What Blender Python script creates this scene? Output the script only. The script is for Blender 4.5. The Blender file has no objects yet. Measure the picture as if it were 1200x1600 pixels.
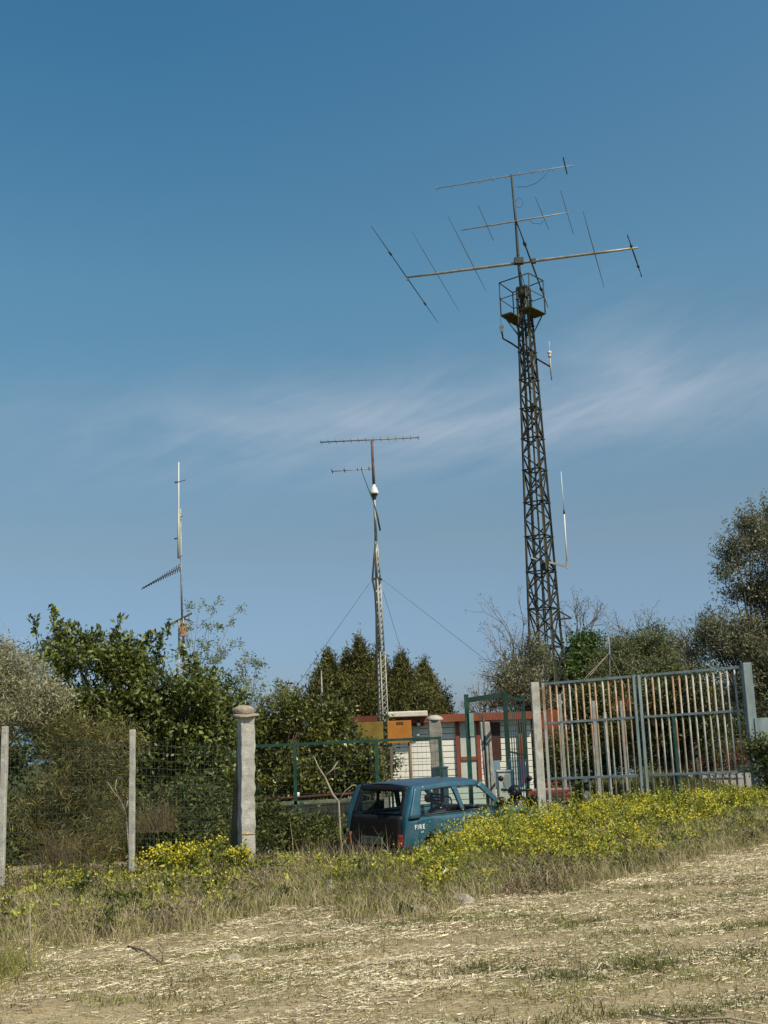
import bpy, math, random
import numpy as np
from mathutils import Matrix, Vector
rng = np.random.default_rng(7); random.seed(7)
S = bpy.context.scene; COL = S.collection
PI = math.pi
# ------------------------------------------------------------------ camera
F = 1690.0; PITCH = math.radians(10.7); ROLL = math.radians(-2.1); H = 1.75
def _rx(a): c, s = math.cos(a), math.sin(a); return np.array([[1,0,0],[0,c,-s],[0,s,c]])
def _rz(a): c, s = math.cos(a), math.sin(a); return np.array([[c,-s,0],[s,c,0],[0,0,1]])
R = _rx(PI/2+PITCH) @ _rz(ROLL); O = np.array([0,0,H])
cam = bpy.data.cameras.new('camera'); cam.lens = F/1600*36; cam.sensor_width = 36; cam.sensor_fit = 'AUTO'
cam.clip_start = .1; cam.clip_end = 60000
co = bpy.data.objects.new('camera', cam); COL.objects.link(co)
M4 = Matrix([list(r)+[0] for r in R]+[[0,0,0,1]]); M4.translation = Vector(O); co.matrix_world = M4
S.camera = co
S.render.resolution_x = 768; S.render.resolution_y = 1024
# ------------------------------------------------------------------ light
SUN_AZ = math.radians(136); SUN_EL = math.radians(50)      # azimuth clockwise from +Y (view direction)
w = bpy.data.worlds.new('World'); S.world = w; w.use_nodes = True
nt = w.node_tree; nt.nodes.clear(); N = nt.nodes.new; L = nt.links.new
out = N('ShaderNodeOutputWorld'); bg = N('ShaderNodeBackground'); bg.inputs[1].default_value = .069
sky = N('ShaderNodeTexSky'); sky.sky_type = 'NISHITA'; sky.sun_disc = False
sky.sun_elevation = SUN_EL; sky.sun_rotation = SUN_AZ; sky.altitude = 50; sky.air_density = 1.0; sky.dust_density = .35; sky.ozone_density = 2.6
tc = N('ShaderNodeTexCoord'); sep = N('ShaderNodeSeparateXYZ'); L(tc.outputs['Generated'], sep.inputs[0])
def wnode(kind, **k):
    n = N(kind)
    for a, b in k.items(): setattr(n, a, b)
    return n
def wmath(op, a, b=None, clamp=False):
    n = N('ShaderNodeMath'); n.operation = op; n.use_clamp = clamp
    for i, v in enumerate((a, b)):
        if v is None: continue
        if isinstance(v, (int, float)): n.inputs[i].default_value = v
        else: L(v, n.inputs[i])
    return n.outputs[0]
zx = wmath('DIVIDE', sep.outputs[0], wmath('MAXIMUM', sep.outputs[1], .05))      # horizontal place of a direction ahead
def bump1(src, c, wd):      # smooth bell
    d = wmath('SUBTRACT', src, c); d = wmath('DIVIDE', d, wd); d = wmath('MULTIPLY', d, d); d = wmath('MULTIPLY', d, -1.0)
    return wmath('EXPONENT', d)
def wisps(rot, sx, sz, off, lo, hi, detail=8, dist=1.1, rough=.55):
    cb = N('ShaderNodeCombineXYZ'); L(zx, cb.inputs[0]); L(sep.outputs[2], cb.inputs[1]); mp = N('ShaderNodeMapping'); mp.inputs['Rotation'].default_value = (0, 0, math.radians(rot)); L(cb.outputs[0], mp.inputs[0])
    m2 = N('ShaderNodeMapping'); m2.inputs['Scale'].default_value = (sx, sz, 1); m2.inputs['Location'].default_value = (off, off*.7, 0); L(mp.outputs[0], m2.inputs[0])
    n1 = N('ShaderNodeTexNoise'); n1.inputs['Scale'].default_value = 1; n1.inputs['Detail'].default_value = detail; n1.inputs['Roughness'].default_value = rough; n1.inputs['Distortion'].default_value = dist; L(m2.outputs[0], n1.inputs['Vector'])
    q = N('ShaderNodeMapRange'); q.interpolation_type = 'SMOOTHSTEP'; q.inputs[1].default_value = lo; q.inputs[2].default_value = hi; L(n1.outputs[0], q.inputs[0]); return q.outputs[0]
fine = wisps(-14, 5, 17, 3.3, .34, .72); big = wisps(4, 3.0, 9, 7.7, .36, .66, 5, .8); fib = wisps(-20, 7, 42, 1.2, .35, .75, 9, 1.6)
tex = wmath('ADD', wmath('ADD', wmath('MULTIPLY', fine, .42), wmath('MULTIPLY', big, .40)), wmath('MULTIPLY', fib, .28))
tl_ = wmath('MULTIPLY', zx, -.035); zc_ = wmath('ADD', sep.outputs[2], tl_)     # the band climbs a little to the right
env = wmath('MULTIPLY', bump1(zc_, .262, .045), wmath('ADD', wmath('MULTIPLY', bump1(zx, .08, .30), .50), .18))
env = wmath('ADD', env, wmath('MULTIPLY', wmath('MULTIPLY', bump1(sep.outputs[2], .315, .05), bump1(zx, .235, .085)), .22))
m = wmath('MULTIPLY', wmath('ADD', wmath('MULTIPLY', tex, 1.0), .16), env, True)
m = wmath('ADD', m, wmath('MULTIPLY', wmath('MAXIMUM', wmath('ADD', zx, .22), 0.0), .09), True)
mix = N('ShaderNodeMix'); mix.data_type = 'RGBA'; L(m, mix.inputs[0])
tint = N('ShaderNodeValToRGB'); L(sep.outputs[2], tint.inputs[0]); el = tint.color_ramp.elements
stops = ((0,(.60,.78,1.22)),(.05,(.66,.84,1.2)),(.157,(1.06,1.10,1.05)),(.382,(1.15,1.74,1.58)),(.57,(.80,1.70,1.74)),(1,(.75,1.65,1.75)))
while len(el) < len(stops): el.new(.5)
for e_, (p_, c_) in zip(el, stops): e_.position = p_; e_.color = (*[v/2 for v in c_], 1)
tm = N('ShaderNodeMix'); tm.data_type = 'RGBA'; tm.blend_type = 'MULTIPLY'; tm.clamp_result = False; tm.inputs[0].default_value = 1; L(sky.outputs[0], tm.inputs[6]); L(tint.outputs[0], tm.inputs[7])
ts = N('ShaderNodeVectorMath'); ts.operation = 'SCALE'; ts.inputs['Scale'].default_value = 2; L(tm.outputs[2], ts.inputs[0]); L(ts.outputs[0], mix.inputs[6]); mix.inputs[7].default_value = (6.5, 7.6, 9.0, 1)
L(mix.outputs[2], bg.inputs[0]); L(bg.outputs[0], out.inputs[0])
sl = bpy.data.lights.new('sun', 'SUN'); sl.energy = 4.9; sl.angle = math.radians(.55); sl.color = (1, .91, .72)
so = bpy.data.objects.new('sun', sl); COL.objects.link(so)
sd = Vector((math.sin(SUN_AZ)*math.cos(SUN_EL), math.cos(SUN_AZ)*math.cos(SUN_EL), math.sin(SUN_EL)))
so.rotation_euler = sd.to_track_quat('Z', 'Y').to_euler()
S.view_settings.view_transform = 'Standard'; S.view_settings.look = 'None'; S.view_settings.exposure = 0; S.view_settings.gamma = 1
# ------------------------------------------------------------------ helpers
def ray(x, y): return R @ np.array([(x-600)/F, (800-y)/F, -1.0])
def at(x, y, Y): d = ray(x, y); return O + d*Y/d[1]
def atz(x, y, Z): d = ray(x, y); return O + d*(Z-H)/d[2]
def lerp(a, b, t): return np.asarray(a)*(1-t)+np.asarray(b)*t

def mat(name, col, rough=.8, metal=0, var=.15, scale=6, col2=None, bump=0, bscale=40, spec=.3, island=0, stretch=None, thr=None):
    m = bpy.data.materials.new(name); m.use_nodes = True; t = m.node_tree; b = t.nodes['Principled BSDF']
    b.inputs['Roughness'].default_value = rough; b.inputs['Metallic'].default_value = metal; b.inputs['Specular IOR Level'].default_value = spec
    tcn = t.nodes.new('ShaderNodeTexCoord'); mpn = t.nodes.new('ShaderNodeMapping')
    if stretch: mpn.inputs['Scale'].default_value = stretch
    t.links.new(tcn.outputs['Object'], mpn.inputs[0])
    nz = t.nodes.new('ShaderNodeTexNoise'); nz.inputs['Scale'].default_value = scale; nz.inputs['Detail'].default_value = 6; nz.inputs['Roughness'].default_value = .65
    t.links.new(mpn.outputs[0], nz.inputs['Vector'])
    cr = t.nodes.new('ShaderNodeValToRGB'); c2 = col2 or tuple(c*(1-var*1.6) for c in col)
    c1 = col if col2 else tuple(min(1, c*(1+var)) for c in col)
    lo, hi = thr or (.35, .65)
    cr.color_ramp.elements[0].position = lo; cr.color_ramp.elements[1].position = hi
    cr.color_ramp.elements[0].color = (*c2, 1); cr.color_ramp.elements[1].color = (*c1, 1)
    t.links.new(nz.outputs[0], cr.inputs[0]); src = cr.outputs[0]
    if island:
        g = t.nodes.new('ShaderNodeNewGeometry'); hs = t.nodes.new('ShaderNodeHueSaturation')
        mr = t.nodes.new('ShaderNodeMapRange'); mr.inputs[3].default_value = 1-island; mr.inputs[4].default_value = 1+island
        t.links.new(g.outputs['Random Per Island'], mr.inputs[0]); t.links.new(mr.outputs[0], hs.inputs['Value']); t.links.new(src, hs.inputs['Color']); src = hs.outputs[0]
    t.links.new(src, b.inputs['Base Color'])
    if bump:
        n2 = t.nodes.new('ShaderNodeTexNoise'); n2.inputs['Scale'].default_value = bscale; n2.inputs['Detail'].default_value = 8; t.links.new(mpn.outputs[0], n2.inputs['Vector'])
        bp = t.nodes.new('ShaderNodeBump'); bp.inputs['Strength'].default_value = bump; bp.inputs['Distance'].default_value = .02
        t.links.new(n2.outputs[0], bp.inputs['Height']); t.links.new(bp.outputs[0], b.inputs['Normal'])
    return m

def leafmat(name, c1, c2, rough=.5, trans=.25, island=.45, spec=.35, clump=1.6):
    """two leaf colours mixed per leaf and per clump, partly translucent"""
    m = bpy.data.materials.new(name); m.use_nodes = True; t = m.node_tree; b = t.nodes['Principled BSDF']; o = t.nodes['Material Output']
    b.inputs['Roughness'].default_value = rough; b.inputs['Specular IOR Level'].default_value = spec
    g = t.nodes.new('ShaderNodeNewGeometry'); tcn = t.nodes.new('ShaderNodeTexCoord')
    nz = t.nodes.new('ShaderNodeTexNoise'); nz.inputs['Scale'].default_value = clump; nz.inputs['Detail'].default_value = 3; t.links.new(tcn.outputs['Object'], nz.inputs['Vector'])
    ad = t.nodes.new('ShaderNodeMath'); ad.operation = 'MULTIPLY_ADD'; t.links.new(g.outputs['Random Per Island'], ad.inputs[0]); ad.inputs[1].default_value = .8
    sb = t.nodes.new('ShaderNodeMath'); sb.operation = 'MULTIPLY_ADD'; t.links.new(nz.outputs[0], sb.inputs[0]); sb.inputs[1].default_value = 1.8; sb.inputs[2].default_value = -.8
    t.links.new(sb.outputs[0], ad.inputs[2])
    mx = t.nodes.new('ShaderNodeMix'); mx.data_type = 'RGBA'; t.links.new(ad.outputs[0], mx.inputs[0]); mx.inputs[6].default_value = (*c1, 1); mx.inputs[7].default_value = (*c2, 1)
    hs = t.nodes.new('ShaderNodeHueSaturation'); wn = t.nodes.new('ShaderNodeTexWhiteNoise'); wn.noise_dimensions = '1D'; t.links.new(g.outputs['Random Per Island'], wn.inputs['W'])
    mr = t.nodes.new('ShaderNodeMapRange'); mr.inputs[3].default_value = 1-island; mr.inputs[4].default_value = 1+island
    t.links.new(wn.outputs[0], mr.inputs[0]); t.links.new(mr.outputs[0], hs.inputs['Value']); t.links.new(mx.outputs[2], hs.inputs['Color'])
    t.links.new(hs.outputs[0], b.inputs['Base Color'])
    tr = t.nodes.new('ShaderNodeBsdfTranslucent'); t.links.new(hs.outputs[0], tr.inputs[0])
    ms = t.nodes.new('ShaderNodeMixShader'); ms.inputs[0].default_value = trans
    t.links.new(b.outputs[0], ms.inputs[1]); t.links.new(tr.outputs[0], ms.inputs[2]); t.links.new(ms.outputs[0], o.inputs[0])
    return m

def glassmat(name, tint=(.55, .65, .66), refl=.02):
    m = bpy.data.materials.new(name); m.use_nodes = True; t = m.node_tree; t.nodes.clear()
    o = t.nodes.new('ShaderNodeOutputMaterial'); tr = t.nodes.new('ShaderNodeBsdfTransparent'); tr.inputs[0].default_value = (*tint, 1)
    gl = t.nodes.new('ShaderNodeBsdfGlossy'); gl.inputs['Roughness'].default_value = .04
    fr = t.nodes.new('ShaderNodeLayerWeight'); fr.inputs[0].default_value = .5
    pw = t.nodes.new('ShaderNodeMath'); pw.operation = 'POWER'; pw.inputs[1].default_value = 3.5; t.links.new(fr.outputs['Facing'], pw.inputs[0])
    ad = t.nodes.new('ShaderNodeMath'); ad.operation = 'MULTIPLY_ADD'; ad.inputs[1].default_value = .5; ad.inputs[2].default_value = .03+refl; t.links.new(pw.outputs[0], ad.inputs[0])
    ms = t.nodes.new('ShaderNodeMixShader'); t.links.new(ad.outputs[0], ms.inputs[0]); t.links.new(tr.outputs[0], ms.inputs[1]); t.links.new(gl.outputs[0], ms.inputs[2]); t.links.new(ms.outputs[0], o.inputs[0])
    return m

def tag(o, label=None, cat=None, group=None, kind=None):
    if label: o['label'] = label
    if cat: o['category'] = cat
    if group: o['group'] = group
    if kind: o['kind'] = kind
    return o
def empty(name, loc, label, cat, group=None, rz=0):
    o = bpy.data.objects.new(name, None); COL.objects.link(o); o.location = Vector([float(v) for v in loc]); o.rotation_euler[2] = rz; o.empty_display_size = .2
    return tag(o, label, cat, group)

def orth(d):
    d = d/np.linalg.norm(d); a = np.array([0,0,1.]) if abs(d[2]) < .9 else np.array([1.,0,0])
    u = np.cross(d, a); u /= np.linalg.norm(u); return u, np.cross(d, u)
ORI = {}
def origin(o):
    x = np.zeros(3)
    while o is not None: x = x+ORI.get(o.name, np.array(o.location)); o = o.parent
    return x
class MB:
    """collects simple shapes; build() links them as ONE mesh"""
    def __init__(s): s.v = []; s.f = []; s.mi = []; s.n = 0; s.sm = []
    def add(s, v, f, mi=0, smooth=False):
        v = np.asarray(v, float); s.v.append(v); s.f += [tuple(i+s.n for i in q) for q in f]; s.mi += [mi]*len(f); s.sm += [smooth]*len(f); s.n += len(v); return s
    def box(s, lo, hi, mi=0):
        x0,y0,z0 = lo; x1,y1,z1 = hi
        return s.add([(x0,y0,z0),(x1,y0,z0),(x1,y1,z0),(x0,y1,z0),(x0,y0,z1),(x1,y0,z1),(x1,y1,z1),(x0,y1,z1)],
              [(0,3,2,1),(4,5,6,7),(0,1,5,4),(1,2,6,5),(2,3,7,6),(3,0,4,7)], mi)
    def bar(s, a, b, w, h=None, mi=0, up=None):
        """square bar from a to b"""
        a = np.asarray(a, float); b = np.asarray(b, float); h = h or w; d = b-a
        if up is None: u, v = orth(d)
        else:
            d_ = d/np.linalg.norm(d); u = np.cross(d_, np.asarray(up, float)); u /= np.linalg.norm(u); v = np.cross(d_, u)
        u = u*w/2; v = v*h/2
        P = [a-u-v, a+u-v, a+u+v, a-u+v, b-u-v, b+u-v, b+u+v, b-u+v]
        return s.add(P, [(0,1,2,3),(7,6,5,4),(0,4,5,1),(1,5,6,2),(2,6,7,3),(3,7,4,0)], mi)
    def tube(s, pts, rad, n=6, mi=0, cap=True, smooth=True):
        pts = [np.asarray(p, float) for p in pts]; k = len(pts)
        if np.isscalar(rad): rad = [rad]*k
        V = []; 
        u = None
        for i, p in enumerate(pts):
            d = pts[min(i+1, k-1)]-pts[max(i-1, 0)]; d = d/max(np.linalg.norm(d), 1e-9)
            if u is None: u, v = orth(d)
            else:
                u = u-d*np.dot(u, d); u /= max(np.linalg.norm(u), 1e-9); v = np.cross(d, u)
            for j in range(n):
                a = 2*PI*j/n; V.append(p+rad[i]*(math.cos(a)*u+math.sin(a)*v))
        Fc = [(i*n+j, i*n+(j+1) % n, (i+1)*n+(j+1) % n, (i+1)*n+j) for i in range(k-1) for j in range(n)]
        if cap: Fc += [tuple(reversed(range(n))), tuple((k-1)*n+j for j in range(n))]
        return s.add(V, Fc, mi, smooth)
    def lathe(s, c, prof, n=16, mi=0, smooth=True):
        V = []; c = np.asarray(c, float)
        for r, z in prof:
            for j in range(n): a = 2*PI*j/n; V.append(c+np.array([r*math.cos(a), r*math.sin(a), z]))
        k = len(prof)
        Fc = [(i*n+j, i*n+(j+1) % n, (i+1)*n+(j+1) % n, (i+1)*n+j) for i in range(k-1) for j in range(n)]
        Fc += [tuple(reversed(range(n))), tuple((k-1)*n+j for j in range(n))]
        return s.add(V, Fc, mi, smooth)
    def build(s, name, m, parent=None, local=False, bevel=0, solid=0, origin_base=True, sub=0):
        V = np.concatenate(s.v)
        me = bpy.data.meshes.new(name)
        if parent is not None:
            off = np.zeros(3) if local else origin(parent)
        else:
            off = np.array([(V[:,0].min()+V[:,0].max())/2, (V[:,1].min()+V[:,1].max())/2, V[:,2].min()]) if origin_base else np.zeros(3)
        V = V-off
        me.from_pydata([tuple(x) for x in V], [], s.f)
        ms = m if isinstance(m, (list, tuple)) else [m]
        for q in ms: me.materials.append(q)
        me.polygons.foreach_set('material_index', s.mi); me.polygons.foreach_set('use_smooth', s.sm); me.update()
        o = bpy.data.objects.new(name, me); COL.objects.link(o)
        if parent is not None: o.parent = parent; ORI[o.name] = np.zeros(3)
        else: o.location = Vector(off)
        if solid: q = o.modifiers.new('s', 'SOLIDIFY'); q.thickness = solid; q.offset = -1
        if bevel: q = o.modifiers.new('b', 'BEVEL'); q.width = bevel; q.segments = 2; q.limit_method = 'ANGLE'
        if sub: q = o.modifiers.new('u', 'SUBSURF'); q.levels = sub; q.render_levels = sub
        return o

class Big:
    """large quad soup"""
    def __init__(s): s.q = []; s.mi = []
    def add(s, Q, mi=0): s.q.append(Q); s.mi.append(np.full(len(Q), mi, np.int32)); return s
    def build(s, name, ms, parent=None):
        Q = np.concatenate(s.q).astype(np.float32); mi = np.concatenate(s.mi); n = len(Q)
        V = Q.reshape(-1, 3)
        off = origin(parent) if parent is not None else np.array([V[:,0].mean(), V[:,1].mean(), V[:,2].min()])
        V = (V-off).astype(np.float32)
        me = bpy.data.meshes.new(name); me.vertices.add(4*n); me.loops.add(4*n); me.polygons.add(n)
        me.vertices.foreach_set('co', V.ravel()); me.loops.foreach_set('vertex_index', np.arange(4*n, dtype=np.int32))
        me.polygons.foreach_set('loop_start', np.arange(0, 4*n, 4, dtype=np.int32)); 
        for q in (ms if isinstance(ms, (list, tuple)) else [ms]): me.materials.append(q)
        me.polygons.foreach_set('material_index', mi); me.update(calc_edges=True); me.validate()
        o = bpy.data.objects.new(name, me); COL.objects.link(o)
        if parent is not None: o.parent = parent; ORI[o.name] = np.zeros(3)
        else: o.location = Vector([float(v) for v in off])
        return o

def unit(a): return a/np.maximum(np.linalg.norm(a, axis=1, keepdims=True), 1e-9)
def leaves(P, Ln, W, up=.25, dirs=None, spread=1.0):
    """rhombic leaves at P; returns (n,4,3)"""
    n = len(P); d = rng.normal(size=(n,3))*spread
    if dirs is not None: d = d+dirs
    d[:,2] += up; d = unit(d); r = rng.normal(size=(n,3)); u = unit(np.cross(d, r))
    nrm = np.cross(d, u); k = rng.uniform(.7, 1.3, (n,1)); l = Ln*k; ww = W*k
    b = P; mid = b+d*l*.5; tip = b+d*l-nrm*l*.15
    return np.stack([b, mid+u*ww/2+nrm*l*.06, tip, mid-u*ww/2+nrm*l*.06], 1)
def blades(P, hgt, wid, lean=.35, n_seg=2, dirs=None):
    """grass blades of two quads"""
    n = len(P); h = (hgt*rng.uniform(.5, 1.3, n) if np.isscalar(hgt) else hgt)[:,None]
    a = rng.uniform(0, 2*PI, n); u = np.stack([np.cos(a), np.sin(a), np.zeros(n)], 1)*wid/2
    b = rng.uniform(0, 2*PI, n); ln = rng.uniform(.1, 1, n)*lean
    dv = np.stack([np.cos(b)*ln, np.sin(b)*ln, np.ones(n)], 1)
    if dirs is not None: dv = dv+dirs
    m = P+dv*h*.55; dv2 = dv.copy(); dv2[:,:2] *= 2.2; dv2[:,2] *= .85
    t = m+dv2*h*.45
    return np.concatenate([np.stack([P-u, P+u, m+u*.8, m-u*.8], 1), np.stack([m-u*.8, m+u*.8, t+u*.1, t-u*.1], 1)])

def sstep(a, b, x): t = np.clip((x-a)/(b-a), 0, 1); return t*t*(3-2*t)
def vnoise(x, y, s, seed=0):
    """cheap smooth noise -1..1"""
    x = x/s; y = y/s; k = seed*12.9898
    return (np.sin(x*1.7+k+1.3*np.sin(y*1.1+k))+np.sin(y*2.3+k*1.7+1.1*np.sin(x*1.9))+np.sin((x+y)*1.3+k*.3)+np.sin((x-y)*2.9+k*2.1))/4
def ground_z(x, y):
    x = np.asarray(x, float); y = np.asarray(y, float)
    yc = np.interp(x, [-6,-2.6,-1.6,-.9,.3,1.0,2.2,3.5,6], [14.6,14.4,13.6,12.2,12.2,14.0,15.6,17.0,18.6])
    wd = np.interp(x, [-6,-2,-1,.2,1.2,2.5,6], [3,3,4.2,4.2,2.6,2.4,2])
    dr = np.interp(x, [-6,-2,-.5,3,4.6,8], [.4,.5,.72,.74,.45,.35])
    z = -dr*sstep(yc, yc+wd, y)
    z = z+.025*vnoise(x, y, 1.6, 1)+.028*vnoise(x*.6-.2*y, y*1.6-.5*x, .42, 2)+.020*vnoise(x*.8, y*1.3-.3*x, .19, 3)
    z = z+.10*sstep(13.6, 14.8, y)*(1-sstep(17.2, 18.4, y))*sstep(2.0, 4.0, x)
    z = z-np.clip((y-75)*.22, 0, 60)
    return z
def gz(x, y): return float(ground_z(x, y))

# ------------------------------------------------------------------ materials
M = {}
M['concrete'] = mat('concrete', (.42,.41,.37), .95, var=.18, scale=9, bump=.4, bscale=60)
M['old_concrete'] = mat('old_concrete', (.40,.38,.33), .95, scale=5, col2=(.22,.20,.17), bump=.6, bscale=45)
M['stone'] = mat('stone', (.42,.37,.29), .95, scale=7, col2=(.25,.21,.16), bump=.7, bscale=30)
M['gate_metal'] = mat('weathered_gate_metal', (.40,.43,.42), .6, .2, scale=3.5, col2=(.30,.17,.09), stretch=(1,1,.45), bump=.1, thr=(.36,.47))
M['rust_bar'] = mat('rusty_gate_bar', (.36,.30,.22), .7, .1, scale=2.4, col2=(.27,.12,.045), stretch=(1,1,.6), thr=(.40,.60))
def rustmat(name, base, rust, z0, z1, amt, sc=9):
    m = mat(name, base, .65, .15, scale=5, var=.18); t = m.node_tree; n = t.nodes.new; l = t.links.new; b = t.nodes['Principled BSDF']
    src = b.inputs['Base Color'].links[0].from_socket; g = n('ShaderNodeTexCoord'); sp = n('ShaderNodeSeparateXYZ'); l(g.outputs['Object'], sp.inputs[0])
    nz = n('ShaderNodeTexNoise'); nz.inputs['Scale'].default_value = sc; nz.inputs['Detail'].default_value = 5; nz.inputs['Roughness'].default_value = .7; mpn = n('ShaderNodeMapping'); mpn.inputs['Scale'].default_value = (1,1,.35); l(g.outputs['Object'], mpn.inputs[0]); l(mpn.outputs[0], nz.inputs['Vector'])
    mr = n('ShaderNodeMapRange'); mr.inputs[1].default_value = z0; mr.inputs[2].default_value = z1; mr.inputs[3].default_value = -.25; mr.inputs[4].default_value = amt; l(sp.outputs[2], mr.inputs[0])
    ad = n('ShaderNodeMath'); l(nz.outputs[0], ad.inputs[0]); l(mr.outputs[0], ad.inputs[1]); rp = n('ShaderNodeMapRange'); rp.inputs[1].default_value = .45; rp.inputs[2].default_value = .75; l(ad.outputs[0], rp.inputs[0])
    mx = n('ShaderNodeMix'); mx.data_type = 'RGBA'; l(rp.outputs[0], mx.inputs[0]); l(src, mx.inputs[6]); mx.inputs[7].default_value = (*rust, 1); l(mx.outputs[2], b.inputs['Base Color']); return m
M['rust_bar2'] = rustmat('upper_rusty_gate_bar', (.60,.60,.54), (.33,.205,.12), .85, 1.9, .22, 14)
M['grey_bar2'] = rustmat('weathered_gate_bar', (.52,.54,.52), (.33,.23,.15), .3, 2.2, .10, 14)
M['gate_left_post'] = rustmat('streaked_gate_post', (.55,.54,.48), (.36,.24,.14), 0, 2.4, .03)
M['post_metal'] = mat('gate_post_metal', (.30,.36,.37), .6, .2, scale=3.2, col2=(.17,.22,.23), stretch=(2,2,.6))
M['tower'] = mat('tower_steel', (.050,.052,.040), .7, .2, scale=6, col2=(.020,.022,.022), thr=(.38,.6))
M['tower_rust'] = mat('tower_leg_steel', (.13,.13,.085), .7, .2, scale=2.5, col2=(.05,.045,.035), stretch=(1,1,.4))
M['dark_metal'] = mat('dark_metal', (.06,.065,.06), .6, .3)
M['alu'] = mat('weathered_aluminium', (.42,.38,.31), .5, .4, col2=(.26,.21,.16), scale=3)
M['thin_alu'] = mat('dull_aluminium', (.22,.21,.19), .5, .3)
M['mast_grey'] = mat('galvanised_mast', (.42,.43,.40), .55, .3, col2=(.27,.26,.22), scale=5)
M['white_fibre'] = mat('white_fibreglass', (.72,.72,.68), .4, var=.05)
M['green_paint'] = mat('green_paint', (.020,.070,.052), .5, var=.25, scale=9)
M['dark_green'] = mat('dark_green_paint', (.018,.045,.036), .55, var=.2)
M['wire'] = mat('green_wire', (.05,.075,.06), .6, var=.1)
M['wood'] = mat('grey_wood', (.24,.19,.13), .9, col2=(.13,.10,.07), stretch=(6,6,.6), scale=5)
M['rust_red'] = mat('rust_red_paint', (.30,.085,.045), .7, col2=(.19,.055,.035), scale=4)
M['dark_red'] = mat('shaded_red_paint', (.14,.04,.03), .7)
M['cladding'] = mat('white_cladding', (.88,.86,.78), .6, col2=(.78,.75,.66), scale=1.3)
M['groove'] = mat('cladding_groove', (.30,.28,.24), .9)
M['gutter'] = mat('cream_gutter', (.68,.64,.54), .6, var=.08)
M['orange'] = mat('orange_board', (.50,.20,.03), .6, col2=(.40,.15,.025), scale=3)
M['shadowed'] = mat('orange_board_in_shade', (.22,.15,.03), .7)  # orange of the boards with shade put into the colour
M['blue_pane'] = mat('blue_window_pane', (.20,.29,.36), .3, var=.2, scale=2)
M['pale_pane'] = mat('pale_curtained_pane', (.55,.58,.52), .35, var=.1, scale=2)
M['brown'] = mat('brown_panel', (.07,.035,.025), .6)
M['bark'] = mat('bark', (.13,.10,.075), .95, scale=8, col2=(.06,.05,.04), stretch=(3,3,.7))
M['pale_bark'] = mat('pale_dead_wood', (.34,.30,.23), .9, scale=8, col2=(.27,.23,.18))
M['twig'] = mat('grey_twig', (.21,.17,.13), .9)
M['teal'] = mat('teal_car_paint', (.022,.118,.180), .25, .3, var=.05, spec=.6)
M['teal'].node_tree.nodes['Principled BSDF'].inputs['Coat Weight'].default_value = .6
def dusty(m, amt=.22):
    t = m.node_tree; n = t.nodes.new; l = t.links.new; b = t.nodes['Principled BSDF']; src = b.inputs['Base Color'].links[0].from_socket; g = n('ShaderNodeTexCoord')
    nz = n('ShaderNodeTexNoise'); nz.inputs['Scale'].default_value = 5; nz.inputs['Detail'].default_value = 9; nz.inputs['Roughness'].default_value = .7; l(g.outputs['Object'], nz.inputs['Vector'])
    mr = n('ShaderNodeMapRange'); mr.inputs[1].default_value = .4; mr.inputs[2].default_value = .75; mr.inputs[4].default_value = amt; l(nz.outputs[0], mr.inputs[0])
    mx = n('ShaderNodeMix'); mx.data_type = 'RGBA'; l(mr.outputs[0], mx.inputs[0]); l(src, mx.inputs[6]); mx.inputs[7].default_value = (.30,.29,.25,1); l(mx.outputs[2], b.inputs['Base Color'])
    r2 = n('ShaderNodeMapRange'); r2.inputs[3].default_value = .2; r2.inputs[4].default_value = .5; l(nz.outputs[0], r2.inputs[0]); l(r2.outputs[0], b.inputs['Roughness'])
dusty(M['teal'])
M['roof_gloss_teal'] = mat('gloss_darkened_roof_teal', (.045,.095,.15), .45, .2, var=.15, scale=3, spec=.5)  # body teal, with the roof's darker gloss put into the colour
M['black_plastic'] = mat('black_plastic', (.016,.013,.014), .45, var=.1)
M['rubber'] = mat('rubber', (.018,.018,.018), .9)
M['seat'] = mat('car_seat_cloth', (.035,.045,.07), .9)
M['tail'] = mat('red_tail_lamp', (.25,.025,.015), .25, spec=.6, var=.2, scale=20)
M['plate'] = mat('number_plate', (.16,.19,.17), .5)
M['badge'] = mat('white_badge', (.75,.77,.8), .4, var=.02)
M['box_grey'] = mat('meter_box_plastic', (.46,.48,.43), .6, var=.08)
M['brick'] = mat('red_brick', (.28,.07,.045), .9, col2=(.18,.05,.035), scale=14)
M['glass'] = glassmat('car_glass', (.80,.88,.88), .0)
M['clear'] = glassmat('scooter_screen', (.78,.82,.82), .06)
M['asphalt'] = mat('pale_dusty_asphalt', (.30,.28,.25), .95, scale=5, col2=(.22,.21,.19), bump=.3)
M['sea'] = mat('sea', (.10,.20,.30), .35, scale=.01)
# leaves
M['citrus'] = leafmat('glossy_citrus_leaves', (0.047,0.067,0.014), (0.179,0.207,0.039), .48, 0.3, .6, .5)
M['citrus2'] = leafmat('orange_tree_leaves', (0.055,0.071,0.016), (0.207,0.207,0.047), .35, 0.3, .6, .5)
M['olive'] = leafmat('silver_olive_leaves', (0.187,0.182,0.094), (0.440,0.418,0.264), .5, 0.3, .5)
M['olive_dark'] = leafmat('dark_olive_leaves', (0.074,0.084,0.042), (0.284,0.277,0.166), .45, 0.3, .55)
M['under'] = leafmat('dark_undergrowth_leaves', (0.044,0.064,0.018), (0.144,0.160,0.044), .55, 0.3, .5)
M['under_dry'] = leafmat('dry_undergrowth_stems', (0.111,0.091,0.042), (0.260,0.195,0.098), .7, 0.3, .4)
M['broom'] = leafmat('brownish_broom_stems', (0.076,0.080,0.024), (0.248,0.213,0.076), .6, 0.3, .5)
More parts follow.
